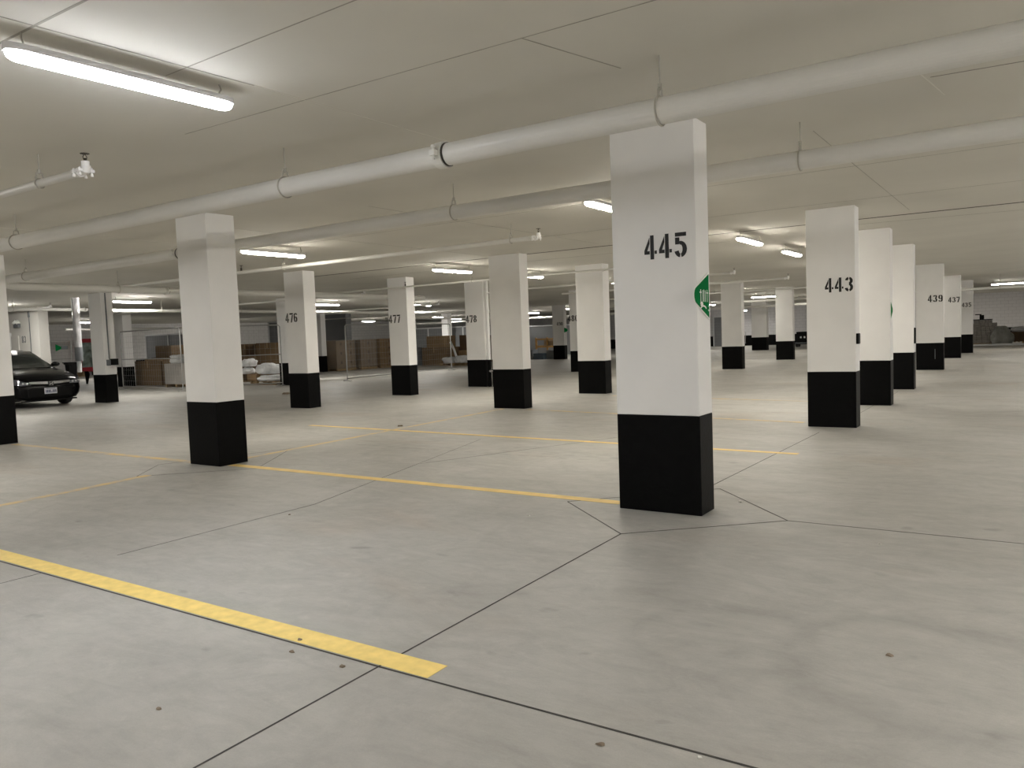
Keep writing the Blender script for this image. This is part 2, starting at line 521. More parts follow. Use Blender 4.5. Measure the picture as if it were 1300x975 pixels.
# ------------------------------------------------------------------ columns
def column(x, y, wb, wa, label, num=None, nx=None, nz=1.93, nh=.19):
    """near corner (x,y): face runs to -x, depth to +y"""
    c = thing('concrete_column', label, 'column', (x, y, 0), group='painted parking garage columns', kind='thing')
    obj('shaft', box(B(), -wb, 0, 0, wa, BAND, CEIL, .006), M['white'], c)
    obj('painted_base', box(B(), -wb - .001, .001, -.001, wa + .001, 0, BAND, .006), M['black'], c)
    if num:
        number(num, nx - x, nz, nh, c, y=-.0018)
    return c
C = {}
C['445'] = column(-2.040, 5.523, .672, .275, 'white column numbered 445 with green sign, the largest and nearest', '445', -2.275, 2.02, .180)
C['443'] = column(-1.930, 11.06, .616, .28, 'white column numbered 443 with small black box on its side', '443', -2.128, 1.906, .19)
C['441'] = column(-1.940, 14.17, .650, .30, 'white column just behind 443 with a green arrow sign edge')
C['440'] = column(-1.980, 17.58, .650, .30, 'unnumbered white column between the green arrow sign and 439')
C['439'] = column(-2.025, 24.52, .680, .25, 'white column numbered 439', '439', -2.225, 1.978, .195)
C['437'] = column(-2.095, 31.82, .660, .240, 'white column numbered 437', '437', -2.30, 2.073, .19)
C['435'] = column(-1.972, 36.37, .640, .250, 'white column numbered 435, last of the right row', '435', -2.19, 1.94, .175)
C['nl'] = column(-7.845, 5.555, .568, .390, 'square white column in the left foreground, second nearest')
C['fl'] = column(-13.26, 5.526, .66, .26, 'white column cut off by the left edge of the photo')
C['pipe'] = column(-20.50, 11.20, .60, .32, 'white column with conduit and switch box beside the black car')
C['476'] = column(-12.83, 11.36, .600, .33, 'white column numbered 476', '476', -13.247, 1.949, .20)
C['477'] = column(-12.83, 14.63, .618, .30, 'white column numbered 477', '477', -13.25, 1.913, .20)
C['478'] = column(-12.57, 17.50, .63, .20, 'white column numbered 478 with riser pipes on its right', '478', -13.00, 1.893, .20)
C['mid'] = column(-7.99, 12.33, .70, .28, 'unnumbered white column right of 478, at the end of a yellow line')
C['mid2'] = column(-7.995, 15.74, .693, .31, 'unnumbered white column just left of 445')
C['480'] = column(-13.25, 24.55, .60, .30, 'white column numbered 480 half hidden', '480', -13.70, 1.925, .22)
C['490'] = column(-21.0, 36.6, .70, .30, 'far white column numbered 490 with green arrow sign', '490', -21.25, 1.921, .2)
C['r1'] = column(-7.96, 25.62, .676, .30, 'white column right of 445, the nearer of two')
C['r2'] = column(-7.985, 32.34, .67, .30, 'white column left of 443, the farther of two')
C['r3'] = column(-12.64, 45.3, .86, .40, 'small distant shaded column between the two columns left of 443')
C['bc'] = column(-28.35, 16.27, .58, .35, 'white column behind the left end of the wire fence')
C['sl'] = column(-20.62, 17.55, .58, .30, 'white column almost hidden behind 476')
C['bk'] = column(-27.85, 25.6, .80, .30, 'white column by the tall cardboard pallets right of 476')
C['z1'] = column(-29.2, 36.9, .45, .40, 'distant bright column above the cardboard boxes')

# junction boxes, conduit, signs and risers that belong to columns
def jbox(parent, x, y, z, sx, sy, sz, m, nm='switch_box'):
    return obj(nm, box(B(), x, x + sx, y, y + sy, z, z + sz, .008), m, parent)
jbox(C['443'], 0, .02, 1.115, .035, .12, .14, M['plastic_black'])
jbox(C['440'], 0, .02, .93, .03, .10, .32, M['plastic_black'])
b = jbox(C['pipe'], 0, .13, 1.00, .10, .20, .17, M['plastic_black'])
obj('box_side_plate', box(B(), 0, .08, .05, .13, .99, 1.15, .005), M['greybox'], C['pipe'])
bm = B(); tube(bm, [(.018, .125, CEIL - .01), (.018, .125, 1.17)], .016, 8)
obj('conduit', bm, M['greybox'], C['pipe'])
bm = B(); box(bm, -.215, -.203, -.004, 0, .30, .58)
obj('scrape_mark', bm, M['greybox'], C['439'])

def arrow_sign(parent, y_flat, y_tip, zc, h, text=False):
    """thin triangular plate on the +x face"""
    s = 1 if y_tip > y_flat else -1
    L_ = abs(y_tip - y_flat)
    def tri(L1, H, k=5):
        r = .16 * L1
        pts = [(0, -H / 2), ]
        tipx = L1 - r * 1.2
        for i in range(k + 1):
            a = math.radians(-58 + 116 * i / k)
            pts.append((tipx + r * 1.2 * math.cos(a), r * 1.25 * math.sin(a)))
        pts.append((0, H / 2))
        return pts
    Mf = frameM((.004, y_flat, zc), (0, s, 0), (0, 0, 1))
    d = .004 if s > 0 else -.004
    o = obj('direction_sign', prism(B(), tri(L_, h), d, Mf), M['signwhite'], parent)
    o['label'] = 'green arrow shaped sign with white border'
    Mf2 = frameM((.0082, y_flat + s * .006, zc), (0, s, 0), (0, 0, 1))
    obj('green_face', prism(B(), tri(L_ - .014, h - .032), d * .3, Mf2), M['green'], o)
    if text:
        bm = B()
        def poly(pts):
            prism(bm, pts, d * .3, frameM((.0098, y_flat, zc), (0, s, 0), (0, 0, 1)))
        # upright letter strokes, seen from the tip inwards
        for x0, y0, x1, y1 in ((.045, -.045, .053, .045), (.085, -.045, .093, .040), (.112, -.045, .120, .045), (.137, -.045, .145, .040), (.178, -.055, .187, .045)):
            poly(rect(x0, y0, x1, y1))
        poly(rect(.030, .018, .066, .026)); poly(rect(.168, .020, .204, .030))
        poly([(k[0], k[1]) for k in sector(.165, -.062, .030, .018, .029, 0, 340, 12)])
        poly(sector(.13, -.115, .075, .045, .014, 30, 150, 10))
        poly(sector(.035, -.135, .045, .035, .012, 100, 200, 8))
        poly(sector(.030, -.105, .045, .035, .010, 100, 190, 8))
        obj('sign_lettering', bm, M['signwhite'], o)
    return o
arrow_sign(C['445'], .235, -.085, 1.64, .36, True)
arrow_sign(C['441'], .0, .22, 1.58, .31)
arrow_sign(C['490'], .0, .40, 1.57, .30)

for k, (px_, r_) in enumerate(((.055, .050), (.200, .045))):
    bm = B(); cyl(bm, (px_ + .03, .06, BAND), (px_ + .03, .06, CEIL), r_, 20)
    rp = obj('riser_pipe', bm, M['white'], C['478'], smooth=False)
    bm = B(); cyl(bm, (px_ + .03, .06, 0.0), (px_ + .03, .06, BAND), r_ + .002, 20)
    obj('painted_pipe_base', bm, M['black'], rp)
bm = B()
cyl(bm, (.235, .03, .44), (.235, -.10, .44), .035, 14); cyl(bm, (.17, -.06, .44), (.30, -.06, .44), .02, 12)
obj('valve', bm, M['chrome'], C['478'])
bm = B(); cyl(bm, (.03, .06, 2.56), (.29, .06, 2.60), .03, 12)
obj('pipe_tie', bm, M['white'], C['478'])

# ------------------------------------------------------------------ pipes
def ring_pts(c, r, axis, n=20):
    out = []
    for k in range(n):
        a = 2 * PI * k / n
        out.append(Vector(c) + (Vector((0, math.cos(a), math.sin(a))) if axis == 'x' else Vector((math.cos(a), 0, math.sin(a)))) * r)
    return out
def hanger(p, r, axis, parent):
    bm = B()
    x, y, z = p
    tube(bm, ring_pts(p, r + .006, axis, 22), .006, 6, closed=True)
    # teardrop neck and threaded rod
    off = Vector((0, .022, 0)) if axis == 'x' else Vector((.022, 0, 0))
    c = Vector(p)
    for s in (-1, 1):
        tube(bm, [c + off * s * 1.4 + Vector((0, 0, r * .97)), c + off * s + Vector((0, 0, r + .045)), c + Vector((0, 0, r + .06))], .006, 6)
    cyl(bm, (x, y, z + r + .045), (x, y, z + r + .075), .013, 8)
    cyl(bm, (x, y, z + r + .04), (x, y, CEIL), .0045, 8)
    return obj('hanger', bm, M['rod'], parent)
def coupling(p, r, axis, parent):
    bm = B()
    d = Vector((1, 0, 0)) if axis == 'x' else Vector((0, 1, 0))
    t = Vector((0, 1, 0)) if axis == 'x' else Vector((1, 0, 0))
    c = Vector(p)
    cyl(bm, c - d * .035, c + d * .035, r + .014, 28)
    for s in (-1, 1):
        q = c + t * s * (r + .03)
        a = q - Vector((.022, .022, .02)); b_ = q + Vector((.022, .022, .02))
        box(bm, a.x, b_.x, a.y, b_.y, a.z, b_.z, .006)
        cyl(bm, q - Vector((0, 0, .045)), q + Vector((0, 0, .05)), .009, 8)
        cyl(bm, q + Vector((0, 0, .035)), q + Vector((0, 0, .05)), .016, 6)
    o = obj('coupling', bm, M['pipe'], parent)
    bm = B(); cyl(bm, c + d * .036, c + d * .050, r + .004, 28)
    obj('gasket_gap', bm, M['gap'], o)
    return o
def main_pipe(a, b_, r, axis, label, hangers=(), couplings=()):
    a = Vector(a); b_ = Vector(b_)
    root = thing('ceiling_pipe', label, 'pipe', ((a + b_) / 2)[:], group='white painted overhead pipes')
    o0 = Vector(root.location)
    bm = B(); cyl(bm, a - o0, b_ - o0, r, 32)
    obj('pipe_run', bm, M['pipe'], root, smooth=False)
    for h in hangers:
        p = Vector((h, a.y, a.z)) if axis == 'x' else Vector((a.x, h, a.z))
        hanger(p - o0, r, axis, root).location = (0, 0, 0)
    for h in couplings:
        p = Vector((h, a.y, a.z)) if axis == 'x' else Vector((a.x, h, a.z))
        coupling(p - o0, r, axis, root)
    return root
# hanger() draws to the ceiling in world height, so shift for local frames
_h = hanger
def hanger(p, r, axis, parent):
    global CEIL
    keep = CEIL
    CEIL = keep - parent.location.z
    o = _h(p, r, axis, parent)
    CEIL = keep
    return o

p1 = main_pipe((-16.0, 4.20, 2.625), (6.0, 4.20, 2.625), .074, 'x', 'thick white pipe nearest the camera crossing the whole ceiling',
               (-12.6, -9.3, -5.62 + .74, -1.74, 1.6), (-3.30,))
p2 = main_pipe((-14.5, 6.25, 2.645), (6.0, 6.25, 2.645), .070, 'x', 'second thick white pipe crossing behind column 445',
               (-13.6, -4.80, -1.47, 1.5), (-9.45,))
bm = B()
o0 = Vector(p2.location)
tube(bm, [Vector(k) - o0 for k in ((-14.5, 6.25, 2.645), (-14.60, 6.25, 2.643), (-14.68, 6.30, 2.63), (-14.70, 6.42, 2.60), (-14.70, 6.6, 2.575))], .078, 24)
obj('elbow', bm, M['pipe'], p2)
main_pipe((-14.70, 6.55, 2.57), (-14.70, 17.5, 2.57), .070, 'y', 'white pipe running away from the left elbow over the aisle', (8.4, 10.9, 13.3, 16.0), (9.4,))
main_pipe((-24.0, 4.0, 2.66), (-24.0, 12.7, 2.66), .05, 'y', 'capped white pipe over the black car', (10.6,), (12.62,))
main_pipe((-22.35, 11.9, 2.55), (-22.35, 22.0, 2.55), .05, 'y', 'lit white pipe above the left wire fence', (14.1, 17.0, 19.8), ())
main_pipe((-21.9, 19.0, 2.50), (-20.9, 31.0, 2.50), .045, 'y', 'lit white pipe above the tall cardboard pallets', (), ())
main_pipe((-27.8, 30.0, 2.5), (-27.8, 52.0, 2.5), .05, 'y', 'far white pipe above the big brown boxes', (), ())
main_pipe((-16.5, 33.0, 2.45), (3.0, 33.0, 2.45), .05, 'x', 'far white pipe crossing behind column 435', (-13.0, -9.2, -.95), ())
main_pipe((-40.0, 20.0, 2.5), (-40.0, 30.0, 2.5), .05, 'y', 'far white pipe above the red framed cabinet', (), ())
main_pipe((-38.0, 44.0, 2.5), (-8.5, 44.0, 2.5), .06, 'x', 'most distant white pipe near the back wall', (), ())

def sprinkler(p, r, parent, big=False):
    """pipe end fitting with an upright sprinkler head, pipe comes from -x"""
    x, y, z = p
    k = .78 if big else .75
    bm = B()
    tube(bm, [(x - .10 * k, y, z), (x - .04 * k, y, z), (x - .005, y, z + .006), (x + .012, y, z + .05 * k), (x + .012, y, z + .085 * k)], .036 * k, 18)
    e = obj('end_elbow', bm, M['fitting'], parent)
    bm = B()
    cyl(bm, (x - .115 * k, y, z), (x - .07 * k, y, z), .046 * k, 20)
    cyl(bm, (x + .005, y, z - .01), (x + .02, y, z + .04), .042 * k, 20)
    for cx, s in ((x - .092 * k, -1), (x - .092 * k, 1), (x + .012, -1), (x + .012, 1)):
        yy = y + s * .056 * k
        box(bm, cx - .018 * k, cx + .018 * k, yy - .02 * k, yy + .02 * k, z - .012, z + .012, .004)
        cyl(bm, (cx, yy, z - .045 * k), (cx, yy, z + .024), .008 * k, 8)
        cyl(bm, (cx, yy, z - .05 * k), (cx, yy, z - .028 * k), .014 * k, 6)
    obj('end_clamp', bm, M['fitting'], parent)
    bm = B()
    cyl(bm, (x + .012, y, z + .08 * k), (x + .012, y, z + .112 * k), .014 * k, 10)
    for s in (-1, 1):
        tube(bm, [(x + .012, y + s * .013 * k, z + .10 * k), (x + .012, y + s * .018 * k, z + .125 * k), (x + .012, y, z + .155 * k)], .004 * k, 6)
    h = obj('sprinkler_head', bm, M['steel_dark'], parent)
    bm = B(); cyl(bm, (x + .012, y, z + .152 * k), (x + .012, y, z + .158 * k), .030 * k, 20)
    for q in range(10):
        a = q * PI / 5
        box(bm, x + .012 + .034 * k * math.cos(a) - .004, x + .012 + .034 * k * math.cos(a) + .004, y + .034 * k * math.sin(a) - .004, y + .034 * k * math.sin(a) + .004, z + .152 * k, z + .157 * k)
    obj('deflector', bm, M['steel_dark'], h)

def branch(x0, x1, y, z, r, label, hangers=(), big=False, heads=()):
    root = thing('sprinkler_pipe', label, 'pipe', (x1, y, z), group='sprinkler branch pipes with a head at the end')
    bm = B(); cyl(bm, (x0 - x1, 0, 0), (-.09, 0, 0), r, 20)
    obj('pipe_run', bm, M['pipe'], root)
    sprinkler((0, 0, 0), r, root, big)
    for h in hangers:
        hanger(Vector((h - x1, 0, 0)), r, 'x', root)
    for h in heads:
        bm = B()
        cyl(bm, (h - x1, 0, r * .6), (h - x1, 0, r + .05), .016, 10); cyl(bm, (h - x1, 0, r + .09), (h - x1, 0, r + .096), .03, 14)
        cyl(bm, (h - x1, 0, r + .05), (h - x1, 0, r + .092), .007, 8)
        obj('sprinkler_head', bm, M['steel_dark'], root)
    return root
branch(-13.0, -5.72, 3.08, 2.705, .030, 'thin sprinkler pipe nearest the camera with head at upper left', (-6.38, -9.5), True)
branch(-16.5, -5.52, 9.00, 2.695, .032, 'sprinkler pipe ending above and right of the unnumbered middle column', (-10.62, -5.95), heads=(-11.75,))
branch(-15.0, -5.6, 14.35, 2.66, .022, 'thin sprinkler pipe passing over column 477', (-10.6,), heads=(-12.6, -9.3))
branch(-13.0, -6.2, 19.4, 2.75, .032, 'sprinkler pipe ending over the nearer column right of 445', (-6.9,))
branch(-13.0, -5.70, 22.6, 2.71, .032, 'sprinkler pipe ending over the column left of 443', (-8.0,))
branch(-14.0, -3.2, 27.5, 2.64, .030, 'far sprinkler pipe passing in front of the columns left of 443', (-9.5, -6.0))
branch(-30.0, -15.5, 15.9, 2.70, .028, 'sprinkler pipe over the caged cardboard boxes', (-22.0,))
branch(-34.0, -25.2, 12.2, 2.80, .024, 'thin sprinkler pipe over the black car', (-29.0,))
branch(-31.0, -18.6, 23.0, 2.66, .028, 'sprinkler pipe over the fence post right of 476', (-24.0,))
branch(-33.0, -23.6, 29.0, 2.6, .028, 'sprinkler pipe over the big brown boxes', (-28.0,))

# ------------------------------------------------------------------ lamps
def lens_mesh(Lh, hw, ht):
    """half-round strip with rounded plan ends, hanging below z=0"""
    bm = B()
    secs = []
    n = 14
    st = []
    for i in range(9):
        a = PI / 2 * i / 8
        st.append((-Lh + hw * 1.6 * (1 - math.sin(a)) if False else -Lh + hw * 1.3 * (1 - math.cos(a)), max(.12, math.sin(a))))
    st = st + [(-k[0], k[1]) for k in st[::-1]]
    for y, s in st:
        sec = []
        for k in range(n + 1):
            a = PI * k / n
            sec.append(Vector((hw * s * math.cos(a), y, -ht * (.35 + .65 * s) * (math.sin(a) ** .8))))
        secs.append(sec)
    loft(bm, secs)
    return bm
def housing_mesh(Lh, hw, ht):
    bm = B()
    secs = []
    for y, s in ((-Lh, .35), (-Lh + .02, .7), (-Lh + .06, .95), (-Lh + .10, 1.0), (Lh - .10, 1.0), (Lh - .06, .95), (Lh - .02, .7), (Lh, .35)):
        w = hw * s
        secs.append([Vector((-w, y, 0)), Vector((-w, y, ht * .35)), Vector((-w * .72, y, ht)), Vector((w * .72, y, ht)), Vector((w, y, ht * .35)), Vector((w, y, 0))])
    loft(bm, secs)
    return bm
def make_lamp(label, loc, rz, lens):
    r = thing('strip_light', label, 'ceiling light', loc, rz, 'sealed strip lights under the ceiling')
    obj('lamp_housing', housing_mesh(.612, .056, .036), M['housing'], r)
    o = obj('diffuser', lens_mesh(.605, .054, .042), lens, r, smooth=True)
    for s in (-1, 1):
        bm = B()
        tube(bm, [(0, s * .52, .04), (.012, s * .535, .07), (.004, s * .53, .10), (0, s * .53, CEIL - loc[2])], .005, 6)
        obj('hanger_wire', bm, M['rod'], r)
    return r
near = make_lamp('bright white strip light at upper left, nearest and largest', (-4.00, 2.435, 2.83), math.radians(-2.5), M['lens_cool'])
L2 = make_lamp('strip light just left of the left foreground column', (-21.95, 12.95, 2.80), .05, M['lens_left'])
L0 = make_lamp('small strip light partly hidden by the left edge of column 445', (-3.98, 8.12, 2.80), 0, M['lens_warm'])
for lab, x, y, z, rz in (
    ('left of two strip lights between columns 445 and 443', -3.83, 12.85, 2.79, 0),
    ('right of two strip lights between columns 445 and 443', -3.88, 15.75, 2.79, 0),
    ('added strip light hidden behind column 443', -4.0, 20.6, 2.8, 0),  # added for light; this and the next two continue the row unseen
    ('added strip light hidden behind the column after 443', -4.0, 26.0, 2.8, 0),
    ('added strip light hidden behind the unnumbered column by 439', -4.0, 31.6, 2.8, 0),
    ('strip light right of the left foreground column', -9.76, 8.1, 2.80, 0),
    ('strip light between columns 477 and 478', -10.05, 12.95, 2.79, -.05),
    ('strip light right of the unnumbered middle column', -10.0, 15.85, 2.80, 0),
    ('strip light showing in the gap left of column 445', -9.86, 20.2, 2.80, 0),
    ('added strip light hidden behind column 445', -9.9, 25.9, 2.80, 0),  # added with the next one for light, out of sight behind columns
    ('added strip light hidden behind the nearer column right of 445', -9.9, 31.5, 2.80, 0),
    ('strip light just right of column 476', -21.85, 20.45, 2.80, 0),
    ('strip light just right of column 477', -21.2, 25.1, 2.80, 0),
    ('added unseen strip light beyond the left columns', -16.3, 3.0, 2.8, 0),  # unseen lamp added to brighten the columns on the left
    ('added unseen strip light beyond the left edge over the left aisle', -18.6, 7.2, 2.8, 0),  # unseen lamp added to brighten the left column faces
    ('strip light above the black car', -26.6, 11.3, 2.82, 0),
    ('far strip light left of the conduit column', -38.2, 20.3, 2.8, 0),
    ('far small strip light above the cardboard pallets', -38.5, 39.8, 2.75, 0),
    ('far strip light touching the left edge of column 478', -34.0, 44.0, 2.72, 0),
    ('far strip light above the big brown boxes', -28.5, 35.15, 2.60, .2),
    ('far strip light above the orange rack', -27.0, 43.2, 2.8, 0),
    ('far strip light near the column numbered 490', -22.0, 38.9, 2.8, 0),
    ('crosswise strip light between the two columns right of 445', -10.7, 38.0, 2.80, PI / 2),
    ('far strip light just left of column 443', -10.1, 42.7, 2.80, 0),
    ('far strip light left of the small shaded column', -16.6, 54.0, 2.52, 0),
    ('far strip light right beside the green sign', -16.1, 46.0, 2.8, 0),
    ('crosswise strip light near the right edge above the grey bundle', -.83, 38.9, 2.80, PI / 2),
    ('added strip light hidden behind the left foreground column', -40.0, 29.5, 2.8, 0),  # unseen lamp added to light the far left
    ('added strip light hidden behind column 439', -3.9, 53.6, 2.8, 0),  # added with the next one to brighten the back wall at right
    ('added unseen strip light over the far corner beyond the right edge', 1.2, 53.0, 2.8, 0),
):
    o = dup(L0 if x > -13 else L2, lab, (x, y, z), rz)
dup(L2, 'added unseen strip light beyond the left edge of the photo', (-10.2, 2.2, 2.8), 0)  # unseen lamp added to brighten the left foreground column
L1 = make_lamp('first unseen strip light of the aisle beyond the right edge', (3.2, 3.6, 2.8), 0, M['lens_neutral'])  # unseen aisle and rear lamps, stronger than the visible ones to brighten this side
for lab, x, y in (('unseen strip light behind the camera on the left', -4.0, -3.4), ('unseen strip light behind the camera on the right', 2.6, -3.0),
                  ('second unseen strip light of the aisle beyond the right edge', 3.2, 9.5), ('third unseen strip light of the aisle beyond the right edge', 3.2, 16.0),
                  ('fourth unseen strip light of the aisle beyond the right edge', 3.2, 23.0), ('fifth unseen strip light of the aisle beyond the right edge', 3.2, 31.0)):
    dup(L1, lab, (x, y, 2.8), 0)

# ------------------------------------------------------------------ cardboard, pallets, sacks
def carton(x0, x1, y0, y1, z0, z1, m, label, flaps=True, group='cardboard boxes'):
    cx, cy = (x0 + x1) / 2, (y0 + y1) / 2
    r = thing('cardboard_box', label, 'box', (cx, cy, z0), group=group)
    hx, hy, h = (x1 - x0) / 2, (y1 - y0) / 2, z1 - z0
    obj('carton', box(B(), -hx, hx, -hy, hy, 0, h, .008), m, r)
    if flaps:
        bm = B()
        box(bm, -hx - .002, hx + .002, -.03, .03, h, h + .002)
        box(bm, hx, hx + .002, -.03, .03, h * .72, h)
        box(bm, -.03, .03, -hy - .002, -hy, h * .72, h)
        obj('tape', bm, M['tape'], r)
    return r
def pallet(x, y, sx, sy, label, rz=0):
    r = thing('wooden_pallet', label, 'pallet', (x, y, 0), rz, 'wooden pallets')
    for i in range(7):
        xx = -sx / 2 + i * (sx - .1) / 6
        obj('deck_board', box(B(), xx, xx + .1, -sy / 2, sy / 2, .10, .125, .003), M['wood'], r)
    for yy in (-sy / 2, -.05, sy / 2 - .1):
        bm = B()
        for xx in (-sx / 2, -.06, sx / 2 - .12):
            box(bm, xx, xx + .12, yy, yy + .1, .02, .10)
        box(bm, -sx / 2, sx / 2, yy, yy + .1, 0, .02)
        obj('stringer', bm, M['wood'], r)
    return r
def sack(x, y, z, sx, sy, sz, rz, label, seed, m=None):
    bm = B()
    bmesh.ops.create_icosphere(bm, subdivisions=4, radius=1)
    for v in bm.verts:
        p = v.co.copy()
        n = mnoise.noise(p * 1.7 + Vector((seed * 3.1, 0, 0))) * .34 + mnoise.noise(p * 4.3 + Vector((0, seed, 0))) * .16
        q = p * (1 + n)
        e = .75
        q = Vector([math.copysign(abs(c) ** e, c) for c in q])
        q.z = max(q.z, -.75)
        v.co = Vector((q.x * sx, q.y * sy, (q.z + .75) * sz))
    o = obj('white_sack', bm, m or M['bag'], None, (x, y, z), True)
    o.rotation_euler = (0, 0, rz)
    return tag(o, label, 'sack', 'white sacks and plastic on pallets')
def wrapped(x0, x1, y0, y1, z1, m, label, rows=3, cols=2, film=True, wrap='film'):
    """pallet load: pallet, cartons, film"""
    cx, cy = (x0 + x1) / 2, (y0 + y1) / 2
    r = thing('wrapped_pallet_load', label, 'pallet load', (cx, cy, 0), group='wrapped pallet loads of cartons')
    hx, hy = (x1 - x0) / 2, (y1 - y0) / 2
    bm = B()
    for i in range(5):
        yy = -hy + i * (2 * hy - .1) / 4
        box(bm, -hx, hx, yy, yy + .1, .10, .125)
    for xx in (-hx, -.05, hx - .1):
        box(bm, xx, xx + .1, -hy, hy, 0, .10)
    obj('pallet', bm, M['wood'], r)
    hz = (z1 - .13) / rows
    for k in range(rows):
        for j in range(cols):
            w = 2 * hy / cols
            bm = box(B(), -hx + .02, hx - .02, -hy + j * w + .006, -hy + (j + 1) * w - .006, .128 + k * hz, .124 + (k + 1) * hz, .01)
            obj('carton', bm, m, r)
    # hand slots on the outer side
    bm = B()
    for j in range(cols):
        w = 2 * hy / cols
        for k in range(rows):
            yy = -hy + (j + .5) * w
            box(bm, hx - .021, hx - .017, yy - .05, yy + .05, .13 + (k + .45) * hz, .13 + (k + .75) * hz)
    obj('hand_slot', bm, M['card3'], r)
    if film:
        obj('stretch_film', box(B(), -hx - .01, hx + .01, -hy - .01, hy + .01, .10, z1 + .02, .03), M[wrap], r)
    return r

# left cage
carton(-28.95, -27.25, 17.0, 18.0, 0, .93, M['card'], 'big brown carton at the left end inside the wire fence')
carton(-27.1, -26.2, 17.0, 17.9, 0, .98, M['card'], 'brown carton beside the plastic wrapped load in the cage')
carton(-28.6, -27.8, 17.2, 17.9, .935, 1.02, M['card2'], 'flat carton lid on the big caged carton', False)
carton(-30.1, -28.3, 18.4, 19.2, 0, 1.02, M['card3'], 'dark brown carton behind the caged cartons', False)
carton(-29.85, -28.75, 18.45, 19.1, 1.025, 1.50, M['card2'], 'light tan carton on top behind the caged cartons')
carton(-28.2, -27.4, 18.4, 19.2, 0, 1.12, M['card2'], 'light tan carton next to the white caged sacks')
wrapped(-25.9, -24.6, 16.3, 17.3, .82, M['card2'], 'plastic wrapped load with white sacks inside the wire fence', 2, 2, True, 'film_white')
sack(-25.63, 16.75, .84, .29, .32, .17, .2, 'white sack lying at left on the caged wrapped load', 1)
sack(-24.97, 16.85, .84, .28, .34, .28, .8, 'taller white sack at right on the caged wrapped load', 2)
# pallet with sacks right of the foreground column
pallet(-22.55, 18.2, 2.0, 1.2, 'pallet under the white sacks right of the foreground column')
carton(-23.2, -22.7, 17.75, 18.3, .127, .36, M['card2'], 'low carton under the white sacks', False)
sack(-22.42, 18.1, .36, .48, .38, .22, -.3, 'white sack draped over the top of the pallet', 3)
sack(-22.1, 17.95, .128, .50, .36, .115, .3, 'flat white sack at the right end of the pallet', 4)
sack(-23.38, 17.95, .37, .24, .30, .13, .9, 'small white sack at the left of the pallet', 5)
sack(-23.34, 18.0, .63, .24, .24, .16, .1, 'crumpled white sack on top at the left of the pallet', 6)
n_ = 0
for (x0, x1, z0, z1, m, lab) in (
    (-26.15, -24.9, 0, .72, M['card'], 'lower left carton of the stack behind the white sacks'),
    (-24.85, -23.55, 0, .72, M['card'], 'lower right carton of the stack behind the white sacks'),
    (-26.15, -24.9, .725, 1.44, M['card'], 'upper left carton of the stack behind the white sacks, with open front'),
    (-24.85, -23.55, .725, 1.46, M['card'], 'upper right carton of the stack behind the white sacks')):
    c_ = carton(x0, x1, 19.5, 20.5, z0, z1, m, lab)
    if 'open' in lab:
        bm = B(); box(bm, .1, .55, -.503, -.500, .28, .62)
        box(bm, .08, .14, -.52, -.500, .25, .65); box(bm, .5, .56, -.52, -.5, .25, .65)
        obj('open_front', bm, M['card3'], c_)
# tall pallets right of 476
wrapped(-28.6, -27.35, 26.05, 27.3, 1.46, M['card'], 'leftmost tall wrapped pallet right of column 476', 3, 2)
wrapped(-28.4, -27.15, 27.45, 28.55, 1.46, M['card'], 'middle tall wrapped pallet right of column 476', 3, 1)
wrapped(-28.3, -27.05, 28.7, 30.1, 1.48, M['card'], 'tall unwrapped pallet of cartons left of column 477', 4, 1, False)
wrapped(-28.3, -27.05, 30.25, 31.3, 1.46, M['card3'], 'dark pallet of cartons at the left edge of column 477', 2, 1, False)
# big boxes right of 477
carton(-26.3, -24.7, 31.0, 32.2, 0, .92, M['card'], 'large brown carton right of column 477, lower of two', True)
carton(-26.0, -24.85, 31.05, 32.0, .925, 1.50, M['card2'], 'lighter brown carton on top of the large carton', True)
carton(-24.6, -23.6, 31.9, 32.9, 0, .72, M['card2'], 'tan carton behind the crumpled plastic', True)
carton(-24.55, -23.7, 31.95, 32.85, .725, 1.50, M['card3'], 'dark brown carton stacked on the tan carton', False)
wrapped(-25.3, -24.3, 35.0, 36.2, 1.46, M['card3'], 'dark tall carton pile left of column 478', 2, 1, False)
wrapped(-24.22, -22.8, 34.6, 35.8, 1.50, M['card'], 'film wrapped carton pile touching the left edge of column 478', 4, 2)
pallet(-23.85, 30.85, 1.6, .95, 'low pallet with crumpled plastic right of the fence post')
sack(-24.25, 30.7, .127, .34, .36, .17, .2, 'heap of crumpled clear plastic on the low pallet', 7, M['film_dense'])
sack(-23.42, 30.7, .127, .34, .36, .22, 1.2, 'second crumpled plastic heap beside column 478', 8, M['film_dense'])
bm = B()
tube(bm, [(0, 0, 0), (-.03, 0, .32), (-.16, .02, .66), (-.38, .03, 1.06)], .07, 10)
for v in bm.verts:
    v.co.y *= .35
o = obj('plastic_sheet', bm, M['bag'], None, (-24.22, 31.24, .127), True)
tag(o, 'stiff white plastic strip sticking up from the low pallet', 'plastic sheet')
bm = B()
prism(bm, [(0, 0), (.28, .0), (.30, .62), (.22, .60)], .03, frameM((-26.95, 30.95, 0.0), (1, 0, 0), (0, 0, 1)))
for v in bm.verts:
    v.co.z += .95
o = obj('white_sheet', bm, M['bag'])
tag(o, 'white pointed sheet on the shelf beside the large brown carton', 'plastic sheet')
carton(-26.98, -26.4, 30.5, 31.3, 0, .95, M['greybox'], 'grey crate at the right edge of column 477', False)

